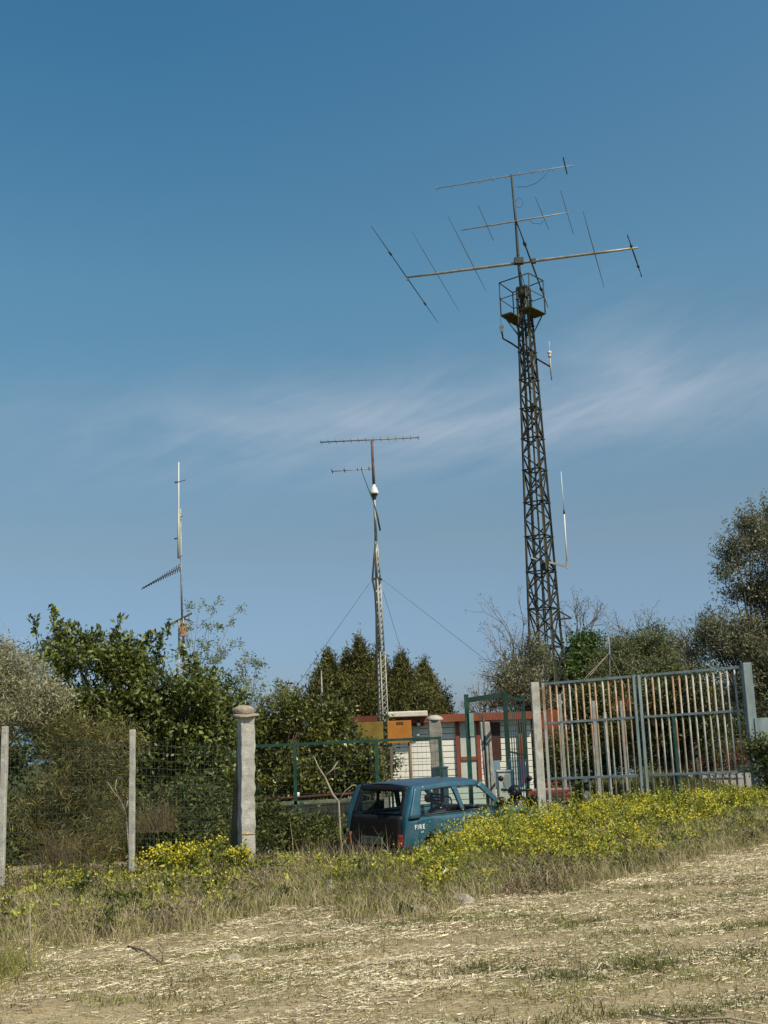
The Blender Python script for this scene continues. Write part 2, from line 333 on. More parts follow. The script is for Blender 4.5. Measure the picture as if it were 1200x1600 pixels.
M['conifer'] = leafmat('conifer_foliage', (0.064,0.068,0.020), (0.186,0.179,0.052), .6, 0.3, .5)
M['bushy'] = leafmat('hazy_bush_leaves', (0.083,0.103,0.036), (0.207,0.221,0.097), .55, 0.3, .45)
M['bright'] = leafmat('bright_green_leaves', (0.040,0.075,0.015), (0.122,0.179,0.037), .45, 0.3, .45)
M['sparse'] = leafmat('yellow_green_leaves', (.13,.17,.05), (.24,.27,.08), .5, .35, .35)
M['pale_leaf'] = leafmat('pale_tiny_leaves', (.10,.10,.055), (.20,.18,.10), .5, .3, .4)
M['redbush'] = leafmat('reddish_brown_leaves', (.09,.035,.020), (.20,.10,.055), .6, .2, .5)
M['weed'] = leafmat('weed_leaves', (0.161,0.186,0.032), (0.397,0.410,0.075), .55, 0.3, .4)
M['weed_dark'] = leafmat('deep_green_weed_leaves', (.065,.078,.020), (.18,.195,.052), .5, .25, .45)
M['grassg'] = leafmat('green_grass', (0.146,0.151,0.036), (0.347,0.325,0.101), .6, 0.3, .4)
M['grassd'] = leafmat('dry_grass', (.33,.28,.16), (.58,.49,.30), .7, .25, .35)
M['straw'] = leafmat('mown_straw', (.45,.37,.24), (.86,.76,.55), .55, .15, .45)
M['yellow'] = leafmat('yellow_petals', (.66,.54,.03), (.85,.75,.08), .6, .35, .25)
M['purple'] = leafmat('dry_brown_seed_heads', (.13,.095,.065), (.28,.21,.15), .8, .1, .4)
M['fruit'] = leafmat('pale_yellow_fruit_and_blossom', (.40,.36,.14), (.62,.58,.34), .6, .1, .2)

# ------------------------------------------------------------------ ground
def gmat():
    m = bpy.data.materials.new('mown_field_soil'); m.use_nodes = True; t = m.node_tree; b = t.nodes['Principled BSDF']; b.inputs['Roughness'].default_value = .95; b.inputs['Specular IOR Level'].default_value = .15
    n = t.nodes.new; l = t.links.new
    tcn = n('ShaderNodeTexCoord')
    def noise(scale, det=6, rot=0, st=(1,1,1), dist=0, rough=.6):
        mp = n('ShaderNodeMapping'); mp.inputs['Rotation'].default_value = (0,0,rot); mp.inputs['Scale'].default_value = st; l(tcn.outputs['Object'], mp.inputs[0])
        z = n('ShaderNodeTexNoise'); z.inputs['Scale'].default_value = scale; z.inputs['Detail'].default_value = det; z.inputs['Distortion'].default_value = dist; z.inputs['Roughness'].default_value = rough; l(mp.outputs[0], z.inputs['Vector']); return z.outputs[0]
    def ramp(src, a, b_, c1, c2):
        r = n('ShaderNodeValToRGB'); r.color_ramp.elements[0].position = a; r.color_ramp.elements[1].position = b_; r.color_ramp.elements[0].color = (*c1,1); r.color_ramp.elements[1].color = (*c2,1); l(src, r.inputs[0]); return r.outputs[0]
    def mixc(f, a, b_):
        x = n('ShaderNodeMix'); x.data_type = 'RGBA'; l(f, x.inputs[0]); l(a, x.inputs[6]); l(b_, x.inputs[7]); return x.outputs[2]
    straw = ramp(noise(22, 9, .35, (.35,2.2,1), 1.2, .75), .3, .7, (.22,.165,.092), (.62,.51,.32))
    soil = ramp(noise(30, 8), .3, .7, (.19,.135,.08), (.42,.32,.20))
    green = ramp(noise(40, 8), .3, .7, (.14,.135,.045), (.34,.31,.14))
    m1 = ramp(noise(.9, 5, .3, (.5,1.6,1), .8), .52, .66, (0,0,0), (1,1,1))
    m2 = ramp(noise(1.5, 6, .25, (.55,1.7,1), .6), .47, .62, (0,0,0), (1,1,1))
    c = mixc(m1, straw, green); c = mixc(m2, c, mixc(ramp(noise(6), .4, .6, (0,0,0), (1,1,1)), soil, straw))
    sx = n('ShaderNodeSeparateXYZ'); l(tcn.outputs['Object'], sx.inputs[0]); mr = n('ShaderNodeMapRange'); mr.inputs[1].default_value = 16.5; mr.inputs[2].default_value = 19.5; l(sx.outputs[1], mr.inputs[0])
    scrub = ramp(noise(2.5, 8), .3, .7, (.035,.05,.015), (.12,.12,.045)); c = mixc(mr.outputs[0], c, scrub)
    l(c, b.inputs['Base Color'])
    bp = n('ShaderNodeBump'); bp.inputs['Strength'].default_value = .8; bp.inputs['Distance'].default_value = .04; l(noise(26, 9, .35, (.5,1.8,1), 1), bp.inputs['Height']); l(bp.outputs[0], b.inputs['Normal'])
    return m
M['ground'] = gmat()
def sheet(name, xs, ys, zf, m):
    X, Y = np.meshgrid(xs, ys, indexing='ij'); Z = zf(X, Y); V = np.stack([X,Y,Z], -1).reshape(-1,3); ny = len(ys)
    i, j = np.meshgrid(np.arange(len(xs)-1), np.arange(ny-1), indexing='ij'); a = (i*ny+j).ravel()
    b = MB(); b.add(V, [(int(k), int(k+ny), int(k+ny+1), int(k+1)) for k in a], 0, True); return b.build(name, m, origin_base=False)
xs = np.concatenate([-np.geomspace(3000,10,22), np.arange(-9.5,11.5,.14), np.geomspace(12,3000,22)])
ys = np.concatenate([-np.geomspace(300,1,12), np.arange(0,4.5,.5), np.arange(4.6,21,.12), np.arange(21.5,40,.7), np.geomspace(41,800,30)])
tag(sheet('ground', xs, ys, ground_z, M['ground']), kind='structure')
def roadz(x, y): return ground_z(x, y)*0-.335
tag(sheet('road', np.linspace(8.6, 13.8, 12), np.linspace(21.5, 34.5, 16), lambda x, y: ground_z(x, y)+.05, M['asphalt']), kind='structure')
tag(MB().add([(-20000,260,-38),(20000,260,-38),(20000,30000,-38),(-20000,30000,-38)], [(0,1,2,3)]).build('sea', M['sea'], origin_base=False), kind='structure')

# ------------------------------------------------------------------ lattice tower
TY = 34.0; TX = 4.9; TB = gz(TX, TY); TT = 15.55
tower = empty('lattice_tower', (TX, TY, TB), 'tall dark steel lattice tower with a railed platform, standing behind the rusty gate', 'radio tower')
TH = math.radians(15)
def tr(z): return .585+(2.73-z)*(.585-.235)/(TT-2.73)
def tl(k, z):
    a = TH+k*PI/2; r = tr(z); return np.array([TX+r*math.cos(a), TY+r*math.sin(a), z])
for k in range(4):
    b = MB(); p0, p1 = tl(k, TB-.1), tl(k, TT)
    c = np.array([TX, TY, 0]); 
    for w_ in (-1, 1):      # an L angle: two flanges
        d = tl((k+w_) % 4, 5)-tl(k, 5); d[2] = 0; d /= np.linalg.norm(d)
        b.bar(p0+d*.04, p1+d*.028, .009, .075, up=np.cross(d, (0,0,1)))
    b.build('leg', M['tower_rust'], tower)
z = TB+.35; lev = [z]
while z < TT-.5: z += .62+.62*(tr(z)/.6); lev.append(min(z, TT-.02))
for i in range(len(lev)-1):
    b = MB(); z0, z1 = lev[i], lev[i+1]
    for k in range(4):
        A0, B0, A1, B1 = tl(k, z0), tl((k+1) % 4, z0), tl(k, z1), tl((k+1) % 4, z1)
        zm = (z0+z1)/2; Bm = tl((k+1) % 4, zm); Am = tl(k, zm)
        b.bar(A0, B0, .042); 
        if (i+k) % 2: b.bar(A0, Bm, .038); b.bar(Bm, A1, .038)
        else: b.bar(B0, Am, .038); b.bar(Am, B1, .038)
        if i < 5 or i % 2: b.bar(A0, B1, .035)
        e = (tl((k+1) % 4, z1)-A1); e[2] = 0; e /= np.linalg.norm(e)
        q = (A1+A0)/2; b.bar(A1-e*.05, A1+e*.12, .085, .012, up=(0,0,1))
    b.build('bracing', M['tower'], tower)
b = MB()
for k in range(4): b.bar(tl(k, TT), tl((k+1) % 4, TT), .07)
b.lathe((TX-.01, TY, TT-.28), [(.17,0),(.2,.05),(.2,.22),(.15,.3),(.06,.36)], 12); b.build('mast_head', M['dark_metal'], tower)
# cable run inside, two bundles
b = MB(); b.tube([(TX-.05, TY-.1, TB), (TX, TY-.05, 6), (TX+.02, TY, 12), (TX, TY, TT)], .03, 5); b.tube([(TX+.12, TY+.1, TB), (TX+.04, TY+.07, 7), (TX-.03, TY+.04, TT-.3)], .02, 5)
b.build('cable_run', M['dark_metal'], tower)
# lumps: clamps / boxes on the frame
for (px_, py_, s_) in ((829, 553, .13), (835, 636, .17), (841, 697, .10), (850, 886, .2), (826, 912, .09)):
    p = at(px_, py_, TY-.1); b = MB(); b.box(p-s_*.55, p+s_*.55); b.build('junction_box', M['dark_metal'], tower, bevel=.02)
# platform
ZP = at(818, 495, TY)[2]
P1, P2, P3, P4 = [atz(*q, ZP) for q in ((783,493.5), (804,507.5), (852,490), (829,479))]
for (a, d, t0, t1) in ((P1, P2, 0, .36), (P4, P3, 0, .36)):
    pass
for lo_, hi_ in ((0, .36), (.64, 1)):
    b = MB(); A, B_ = lerp(P1, P4, lo_), lerp(P1, P4, hi_); C_, D_ = lerp(P2, P3, lo_), lerp(P2, P3, hi_)
    for t in np.linspace(0, 1, 15): b.bar(lerp(A, B_, t), lerp(C_, D_, t), .028, .03)
    for t in (0, .33, .66, 1): b.bar(lerp(A, C_, t), lerp(B_, D_, t), .05, .05)
    b.build('platform_grating', mat('mossy_grating', (.12,.105,.03), .9, col2=(.05,.05,.02), scale=12), tower)
up = np.array([0,0,1.15]); b = MB()
for p in (P1, P2, P3, P4): b.tube([p, p+up], .022, 6)
for hh in (1.15, .58):
    q = [p+(0,0,hh) for p in (P1, P2, P3, P4)]
    for i in range(4):
        if i in (0, 1, 2, 3): b.tube([q[i], q[(i+1) % 4]], .02 if hh > 1 else .014, 6)
b.build('railing', M['dark_metal'], tower)
b = MB()
for p, k in ((P3, 0), (P1, 2), (P2, 1), (P4, 3)):
    c = np.array([TX, TY, ZP-.75]); e = lerp(p, (TX, TY, ZP), .12); dd = lerp(c, (e[0], e[1], ZP-.75), .28); b.bar(e, dd, .035)
b.build('platform_strut', M['dark_metal'], tower)
# side arms with whip antennas
def poly(pts, Y): return [at(x, y, Y) for x, y in pts]
b = MB(); b.tube(poly([(817,549),(800,537),(786,529),(784,518)], TY), .03, 6); b.build('side_arm', M['tower'], tower); MB().tube(poly([(838,560),(848,566),(860,573)], TY), .03, 6).build('side_arm', M['tower'], tower)
wa = empty('whip_antenna', at(784, 518, TY), 'thin vertical whip on an angled arm left of the tower just under the platform', 'antenna', 'whips on the side arms of the tall tower')
MB().lathe(at(784, 519, TY), [(.05,0),(.06,.06),(.03,.12),(.075,.14),(.075,.2),(.03,.24)], 10).build('base_insulator', M['gutter'], wa)
MB().tube([at(784, 516, TY), at(781.5, 494, TY)], .006, 5).build('whip', M['thin_alu'], wa)
wa = empty('whip_antenna', at(860, 594, TY), 'vertical dipole whip at the end of the right side arm of the tower', 'antenna', 'whips on the side arms of the tall tower')
MB().tube(poly([(862,594),(860,573),(859,558)], TY), [.02,.028,.03], 6).build('tube', M['mast_grey'], wa)
MB().lathe(at(859, 558, TY), [(.05,0),(.05,.08),(.03,.1),(.07,.12),(.07,.18),(.02,.22)], 10).build('base_insulator', M['gutter'], wa)
MB().tube(poly([(859,552),(858,533)], TY), .007, 5).build('whip', M['white_fibre'], wa)
# mast + yagis on top
ZB = at(810, 408, TY)[2]; ZM = at(806, 347, TY)[2]; ZT = at(799, 273, TY)[2]
b = MB(); MX, MYp = at(810,408,TY)[:2]
b.tube([(MX+.06, TY, TT-.6), (MX, TY, ZB), at(806,347,TY), (at(799,273,TY))], [.055,.05,.045,.035], 8)
b.tube([at(822,452,TY), at(813,424,TY), at(811,408,TY)], .012, 5)
b.build('top_mast', M['dark_metal'], tower)
hf = empty('yagi_antenna', (MX, TY, ZB), 'largest beam antenna with long slanting elements just above the tower platform', 'antenna')
A, B_ = atz(636,433.5,ZB), atz(997,387,ZB)
MB().tube([lerp(A,B_,t)+(0,0,-.10*(2*t-1)**2*0) for t in (0,.15,.48,.52,.85,1)], [.03,.045,.05,.05,.045,.03], 8).tube([A+(0,0,.0), A+(0,0,-.12)], .02, 5).build('boom', M['alu'], hf)
MB().box((MX-.14, TY-.1, ZB-.1), (MX+.16, TY+.1, ZB+.1)).build('boom_clamp', M['dark_metal'], hf); MB().box(tuple(lerp(A,B_,.56)-.07), tuple(lerp(A,B_,.56)+.07)).build('boom_clamp', M['dark_metal'], hf)
for k_, (a, b_, t) in enumerate([((580,353),(685,505),1), ((643,361),(718,487),.6), ((699,336),(760,456),.7), ((806,343),(856,480),1.5), ((911,330),(944,449),.8), ((981,369),(1002,430),1.3)]):
    a, b_ = atz(*a, ZB+.03), atz(*b_, ZB+.03); r = .018*t
    b = MB().tube([a, lerp(a,b_,.25), lerp(a,b_,.5), lerp(a,b_,.75), b_], [r*.5, r*.9, r*1.1, r*.9, r*.5], 6)
    if k_ in (0, 5, 3):
        for u in (.24, .76): b.tube([lerp(a,b_,u-.012), lerp(a,b_,u+.012)], r*2.1, 6)
    if k_ == 5:
        for u in (0, 1): b.tube([lerp(a,b_,u)+(0,0,-.06), lerp(a,b_,u)+(0,0,.06)], .02, 6)
    b.build('element', M['thin_alu'] if t < 1 else M['dark_metal'], hf)
ym = empty('yagi_antenna', at(806,347,TY), 'middle beam antenna with a thin faded boom halfway up the top mast', 'antenna')
A, B_ = atz(720,360,ZM), atz(888,332,ZM)
MB().tube([A, lerp(A,B_,.3), lerp(A,B_,.6), B_], [.012,.026,.026,.012], 6).build('boom', M['alu'], ym)
for a, b_ in (((747,320),(771,376)), ((836,307),(857,358)), ((876,298),(896,366))):
    MB().tube([atz(*a, ZM+.02), atz(*b_, ZM+.02)], .011, 5).build('element', M['thin_alu'], ym)
MB().tube([atz(*q, ZM-.12) for q in ((828,344),(832,349),(845,350),(849,345))], .008, 5).build('feed_cable', M['dark_metal'], ym)
yt = empty('yagi_antenna', at(799,273,TY), 'topmost beam antenna with many tiny elements at the tip of the mast', 'antenna')
A, B_ = atz(680,295,ZT), atz(896,258,ZT)
MB().tube([A, lerp(A,B_,.3), lerp(A,B_,.7), B_], [.010,.018,.018,.010], 6).build('boom', M['alu'], yt)
for t in (.01,.12,.23,.33,.43,.52,.62,.71,.79,.86,.985):
    c = lerp(A, B_, t); MB().tube([c+(0,0,-.10), c+(0,0,.10)], .0075, 5).build('element', M['thin_alu'], yt)
MB().tube([atz(880,246,ZT), atz(886,272,ZT)], .02, 6).build('reflector', M['dark_metal'], yt)
MB().tube([at(x,y,TY) for x,y in ((858,266),(850,276),(838,286),(822,292),(808,292))], .009, 5).tube([at(x,y,TY) for x,y in ((804,317),(810,309),(816,312),(817,320),(811,325),(806,322))], .008, 5).build('feed_cable', M['dark_metal'], yt)
# white fibreglass vertical on bracket
wv = empty('vertical_antenna', at(886,886,TY-.3), 'long thin white fibreglass rod antenna on a bracket at the right side of the tower', 'antenna')
MB().tube([at(886,884,TY-.3), at(881.5,801,TY-.3)], [.024,.02], 8).tube([at(881.3,799,TY-.3), at(876.5,737,TY-.3)], [.015,.009], 8).build('rod', M['white_fibre'], wv)
MB().tube([at(881.5,803,TY-.3), at(881.3,797,TY-.3)], .03, 8).build('joint', M['dark_metal'], wv)
MB().bar(at(846,876,TY-.3), at(886,885,TY-.3), .06).bar(at(886.5,888,TY-.3), at(885.5,878,TY-.3), .07).bar(at(829,871,TY-.3), at(852,879,TY-.3), .04).build('bracket', M['mast_grey'], wv)
MB().bar(at(866,968,TY), at(893,966,TY), .05).bar(at(874,955,TY), at(893,966,TY), .04).build('step_bracket', M['tower'], tower)

# ------------------------------------------------------------------ guyed mast in the middle
MY = 25.0
mb = at(604, 1200, MY); mz = gz(mb[0], MY)
def mc(y):      # mast centre for image row y
    return at(float(np.interp(y, [687,765,848,930,1080,1250], [581,584.5,587.5,591.5,598,605])), y, MY)
mast = empty('guyed_mast', (mb[0], MY, mz), 'slim pale lattice mast rising from beside the house, held by three guy wires', 'radio mast')
zt = mc(1020)[2]; zs = mz
def lat(b, ya, yb, wa_, wb_, step, rr=.014, n=3):
    pa, pb = mc(ya), mc(yb)
    def cor(k, t): 
        c = lerp(pa, pb, t); r = wa_*(1-t)+wb_*t; a = k*2*PI/n+.35; return c+np.array([r*math.cos(a), r*math.sin(a), 0])
    for k in range(n): b.tube([cor(k,0), cor(k,1)], rr, 5)
    ns = max(2, int(np.linalg.norm(pb-pa)/step))
    for i in range(ns):
        for k in range(n):
            b.tube([cor(k, i/ns), cor((k+1) % n, (i+1)/ns)], rr*.6, 4)
            if i % 2 == 0: b.tube([cor(k, i/ns), cor((k+1) % n, i/ns)], rr*.5, 4)
b = MB(); lat(b, 1245, 1018, .11, .095, .13); b.build('lower_lattice', M['mast_grey'], mast)
b = MB(); lat(b, 1018, 905, .075, .06, .12, .02); b.build('middle_lattice', M['mast_grey'], mast)
b = MB(); lat(b, 905, 846, .06, .025, .14, .018); b.build('tapered_lattice', M['mast_grey'], mast)
MB().tube([mc(850), mc(810), mc(768)], [.035,.03,.028], 8).build('pole', M['mast_grey'], mast)
c = mc(770); MB().lathe(c+(0,0,-.03), [(.10,.0),(.105,.02),(.10,.05),(.08,.11),(.068,.15),(.04,.18),(.03,.25)], 14).build('rotator', M['white_fibre'], mast); MB().lathe(c+(0,0,-.03), [(.03,-.14),(.04,-.10),(.07,-.03),(.085,-.005)], 12).build('rotator_cone', M['dark_metal'], mast)
MB().tube([mc(762), mc(687)], [.035,.03], 8).build('upper_pole', mat('reddish_pole', (.14,.09,.08), .6, var=.3, scale=8), mast)
MB().bar(at(583.5,904.5,MY-.05), at(597,905.5,MY-.05), .05).build('collar', M['dark_metal'], mast)
MB().tube([at(x, y, MY-.14) for x, y in ((586.5,850),(584,880),(582,905),(586,925),(588,960),(588.5,1020),(591,1085),(592,1150),(594,1240))], .026, 6).build('black_cable', M['dark_metal'], mast)
for p0, p1, Y1, r_ in (((581,906),(440,1105),27,.006), ((597,905),(770,1040),29,.006), ((599,925),(640,1060),33,.005)):
    MB().tube([at(*p0, MY), at(*p1, Y1)], r_, 4).build('guy_wire', M['thin_alu'], mast)
yg = empty('yagi_antenna', mc(687), 'flat horizontal beam antenna with tiny elements on top of the guyed mast', 'antenna')
MB().tube([at(500,691,MY), at(655,683.5,MY)], .016, 6).build('boom', M['thin_alu'], yg)
for t in np.linspace(.01, .99, 14):
    c = lerp(at(500,691,MY), at(655,683.5,MY), t); MB().tube([c+(-.01,-.22,0), c+(.01,.22,0)], .006, 4).build('element', M['mast_grey'], yg)
yg = empty('yagi_antenna', mc(733), 'smaller one-sided beam antenna just below the top of the guyed mast', 'antenna')
MB().tube([at(519,736.5,MY), at(583,732,MY)], .012, 6).build('boom', M['mast_grey'], yg)
for t, k in ((0,.08),(.3,.08),(.62,.14),(.72,.1),(.9,.1)):
    c = lerp(at(519,736.5,MY), at(583,732,MY), t); MB().tube([c+(0,-.3,-k*.3), c+(0,.3,k*.3)], .011, 4).build('element', M['dark_metal'], yg)
MB().tube([at(x, y, MY-.1) for x, y in ((565,735),(574,760),(584,785),(590,808),(594,829))], [.008,.010,.012,.022,.022], 5).build('feed_cable', M['dark_metal'], yg)

# ------------------------------------------------------------------ small mast on the left, beyond the trees
Y1 = 40.0; p = at(285, 1060, Y1)
m1 = empty('lattice_mast', (p[0], Y1, gz(p[0], Y1)), 'small mast at the left rising out of the dark tree with a slanting toothed antenna', 'radio mast')
b = MB()
for sx in (-.13, .13): b.tube([(p[0]+sx, Y1, gz(p[0], Y1)), at(283+sx*10, 965, Y1)+(sx*.4, 0, 0)], .035, 5)
b.tube([(p[0], Y1+.25, gz(p[0], Y1)), at(284, 965, Y1)+(0,.1,0)], .02, 5)
zz = np.linspace(at(283,965,Y1)[2], at(285,1100,Y1)[2], 14); c0 = at(283,965,Y1)[0]; 
for i in range(13): s_ = (-1)**i*.13; b.tube([(lerp(c0,p[0],i/13)+s_*.8, Y1, zz[i]), (lerp(c0,p[0],(i+1)/13)-s_, Y1, zz[i+1])], .012, 4)
b.build('lattice', M['mast_grey'], m1)
MB().tube([at(284.5,966,Y1), at(283,890,Y1), at(282,795,Y1)], [.04,.035,.03], 6).build('pole', M['mast_grey'], m1)
MB().tube([at(262,978,Y1), at(285,966,Y1), at(300,958,Y1)], .04, 5).tube([at(285,966,Y1), at(298,970,Y1)], .03, 5).build('cross_arm', M['dark_metal'], m1)
q = at(286.5, 984, Y1-.2); MB().box(q-(.12,.1,.25), q+(.12,.1,.25)).build('equipment_box', mat('faded_orange_box', (.42,.24,.17), .6), m1, bevel=.02)
cv = empty('vertical_antenna', at(278.5,872,Y1-.1), 'white vertical tube antenna clamped to the small mast at the left', 'antenna')
MB().tube([at(278.7,872,Y1-.1), at(279,812,Y1-.1), at(279.2,790,Y1-.1), at(279.3,722,Y1-.1)], [.045,.045,.025,.02], 6).build('rod', M['white_fibre'], cv)
for (xa, ya, xb, yb) in ((273,754,280,753), (279,753,290,750), (272.5,842,279,841), (278,810,286,806), (278,873,285,868)):
    MB().tube([at(xa,ya,Y1-.1), at(xb,yb,Y1-.1)], .03 if xb < 281 else .015, 5).build('clamp', M['dark_metal'], cv)
lp = empty('log_periodic_antenna', at(283,888,Y1), 'toothed antenna boom slanting down to the left from the small mast', 'antenna')
A, B_ = at(284,885,Y1), at(223,919,Y1)
MB().tube([A, B_], .02, 5).build('boom', M['dark_metal'], lp)
for t in np.linspace(.03, 1, 17):
    c = lerp(A, B_, t); k = .12*(1-t)+.05; MB().tube([c+(-.04,0,-k), c+(.04,0,k)], .017, 4).build('element', M['dark_metal'], lp)

# thin antennas further back
q = at(502, 1048, 30); g_ = gz(q[0], 30)
tag(MB().tube([(q[0]+.1,30,g_), at(503,1085,30), q], [.04,.03,.012], 6).build('thin_pole', M['mast_grey']), 'thin pale pole poking up among the trees left of the guyed mast', 'pole')
gm = empty('thin_guyed_pole', (at(953,1100,30)[0], 30, gz(8, 30)), 'thin bare pole with four slack stays standing behind the middle of the rusty gate', 'pole')
MB().tube([at(957,1240,30), at(952,1010,30), at(951,995,30)], [.03,.022,.008], 6).build('pole', M['mast_grey'], gm)
for q in ((912,1062), (1018,1160), (1052,1085), (918,1060)): MB().tube([at(952,1020,30), at(*q, 28.5)], .008, 4).build('stay', M['alu'], gm)

# ------------------------------------------------------------------ house
HY = 27.0
def hr(x0, y0, x1, y1):
    ym_, xm_ = (y0+y1)/2, (x0+x1)/2
    return at(x0, ym_, HY)[0], at(x1, ym_, HY)[0], at(xm_, y1, HY)[2], at(xm_, y0, HY)[2]
hz = gz(2.5, HY)-.05
house = empty('prefab_house', (1.5, HY, hz), 'low white clad prefab house with a rust red roof edge behind the blue car', 'house')
X0, X1, _, ZW = hr(655, 1126, 829, 1160); XL = hr(522, 1126, 600, 1160)[0]; ZR = at(700, 1116, HY)[2]
def panel(name, x0, y0, x1, y1, d0, d1, m, label=None, par=house, bev=0):
    a, b_, z0, z1 = hr(x0, y0, x1, y1); o = MB().box((a, HY-d1, z0), (b_, HY-d0, z1)).build(name, m, par, bevel=bev)
    if label: o['label'] = label
    return o
MB().box((XL, HY+.02, hz-.1), (X1, HY+5, ZW)).build('wall', M['groove'], house)
b = MB(); zz = ZW-.005; st = .143
while zz-st > hz: b.box((hr(606,1130,655,1135)[0], HY-.03, zz-st+.016), (X1, HY+.02, zz)); zz -= st
b.build('cladding', M['cladding'], house)
ra, rb = hr(600, 1116, 880, 1127)[:2]; MB().box((XL-.1, HY-.30, ZW), (X1+.2, HY+5.1, ZR)).build('roof', M['rust_red'], house)
panel('gutter', 603, 1111.5, 667, 1120, .31, .55, M['gutter'], bev=.02)
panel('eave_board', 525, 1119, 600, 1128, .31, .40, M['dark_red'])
for x0, x1 in ((523,546), (549,559)):
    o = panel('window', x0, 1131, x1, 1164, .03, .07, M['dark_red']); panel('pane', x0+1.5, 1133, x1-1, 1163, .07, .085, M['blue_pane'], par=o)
for (x0, y0, x1, y1) in ((713,1127,719,1224), (745,1127,751,1224), (719,1182,745,1187.5), (811,1128,817,1224)): panel('frame_bar', x0, y0, x1, y1, .03, .09, M['rust_red'])
for (x0, y0, x1, y1) in ((719,1128,745,1182), (719,1187.5,745,1222)): panel('pane', x0, y0, x1, y1, .03, .055, M['pale_pane'])
panel('door', 766, 1129, 782, 1187, .03, .07, M['brown']); panel('door_jamb', 762, 1127, 768, 1187, .03, .1, M['rust_red']); panel('lower_panel', 768, 1187.5, 782, 1230, .03, .06, M['blue_pane'])
panel('wall_lamp_board', 643, 1121, 662, 1134.5, .03, .10, M['rust_red']); panel('wall_lamp', 651, 1124, 656, 1134, .10, .30, M['white_fibre'], bev=.02)
panel('shadow_box', 645, 1137, 655, 1150, .03, .14, M['box_grey'], bev=.01)  # grey box standing in for a shadow on the wall
# orange sign boards hung on the fence in front of the house
SY = 24.0
def sboard(x0, y0, x1, y1, m, label):
    ym_, xm_ = (y0+y1)/2, (x0+x1)/2; a, b_ = at(x0, ym_, SY)[0], at(x1, ym_, SY)[0]; z0, z1 = at(xm_, y1, SY)[2], at(xm_, y0, SY)[2]
    e = empty('sign_board', ((a+b_)/2, SY, gz(1, SY)), label, 'sign', 'orange boards in front of the house')
    MB().box((a, SY-.02, z0), (b_, SY+.02, z1)).build('board', m, e, bevel=.005)
    for t in (.12, .88): xx = lerp(a, b_, t); MB().bar((xx, SY+.05, gz(1, SY)), (xx, SY+.05, z1-.05), .05).build('leg', M['wood'], e)
    return e, a, b_, z0, z1
e, a, b_, z0, z1 = sboard(605.5, 1126, 643, 1161, M['orange'], 'bright orange board right of the mast foot, lit by the sun')
for k, (t, v) in enumerate(((.42,.9),(.52,.9),(.62,.9))):
    xx = lerp(a, b_, t); zz = lerp(z0, z1, .88); MB().box((xx-.02, SY-.026, zz-.03), (xx+.02, SY-.021, zz+.03)).build('mark', M['brown'], e)
sboard(558, 1128, 599, 1162, M['shadowed'], 'dull ochre board left of the mast foot, half hidden by leaves, shade put into its orange')

# ------------------------------------------------------------------ concrete posts near the house
def lumpy(a, b_, w, h, m, name, parent, n=10, jit=.012, rz=0):
    cr_, sr_ = math.cos(rz), math.sin(rz)
    a = np.asarray(a, float); b_ = np.asarray(b_, float); V = []; 
    for i in range(n+1):
        c = lerp(a, b_, i/n); 
        for sx, sy in ((-1,-1),(1,-1),(1,1),(-1,1)): V.append(c+np.array([cr_*sx*w/2-sr_*sy*h/2, sr_*sx*w/2+cr_*sy*h/2, 0])+rng.normal(0, jit, 3)*np.array([1,1,0]))
    Fc = [(i*4+j, i*4+(j+1) % 4, (i+1)*4+(j+1) % 4, (i+1)*4+j) for i in range(n) for j in range(4)]+[(3,2,1,0), tuple(n*4+j for j in range(4))]
    return MB().add(V, Fc).build(name, m, parent, bevel=.008)
CY = 23.0
e = empty('concrete_pillar', (at(680,1216,CY)[0], CY, gz(1.1, CY)), 'old concrete pillar with a rounded cap in front of the white house wall', 'pillar')
q = at(680, 1126, CY); lumpy((q[0]+.03, CY, gz(1.1, CY)-.05), (q[0]-.01, CY, q[2]), .26, .26, M['old_concrete'], 'shaft', e)
MB().lathe((q[0]-.01, CY, q[2]), [(.17,0),(.18,.03),(.14,.08),(.05,.115)], 14).build('cap', M['concrete'], e)
e = empty('concrete_post', (at(764,1216,CY)[0], CY, gz(2, CY)), 'pale square concrete post with a thin dark rod, right of the red window frame', 'post')
q = at(757, 1128, CY); q2 = at(764, 1225, CY); lumpy((q2[0]+.06, CY, gz(2, CY)-.05), q, .20, .2, M['concrete'], 'shaft', e, jit=.004)
MB().tube([at(755,1119,CY-.2), at(761.5,1226,CY-.2), (at(763,1240,CY-.2)[0], CY-.2, gz(2,CY))], .028, 6).build('rod', M['dark_metal'], e)

# ------------------------------------------------------------------ green framed gate
GY = 22.0
gg = empty('green_gate', (at(760,1240,GY)[0], GY, gz(2.2, GY)), 'tall dark green metal frame with its barred leaf standing open beside the house', 'gate')
def gpost(xt, yt, xb, w_, Y, m=M['green_paint'], name='post'):
    t = at(xt, yt, Y); b0 = np.array([at(xb, 1216, Y)[0], Y, gz(2.2, Y)-.1]); b1 = np.array([(t[0]+b0[0])/2, Y, t[2]]); b0[0] = b1[0]
    b1[0] = b0[0] = (t[0]+at(xb,1216,Y)[0])/2; MB().bar(b0, b1, w_).build(name, m, gg); return b1
g1 = gpost(728, 1085, 735, .085, GY); g2 = gpost(789, 1081, 795, .085, GY, M['dark_green']); g3 = gpost(817.5, 1086, 822, .085, GY+1.5, M['dark_green'])
MB().bar(g1+(0,0,-.12), g2+(0,0,-.05), .07, .1).build('top_bar', M['dark_green'], gg)
MB().bar(g2+(0,0,-.08), g3+(0,0,-.12), .05, .05).build('top_bar', M['dark_green'], gg)
lf = MB(); lo_ = g2+(0,.12,-.22); hi_ = g3+(0,-.1,-.30); dn = np.array([0,0,-1.9])
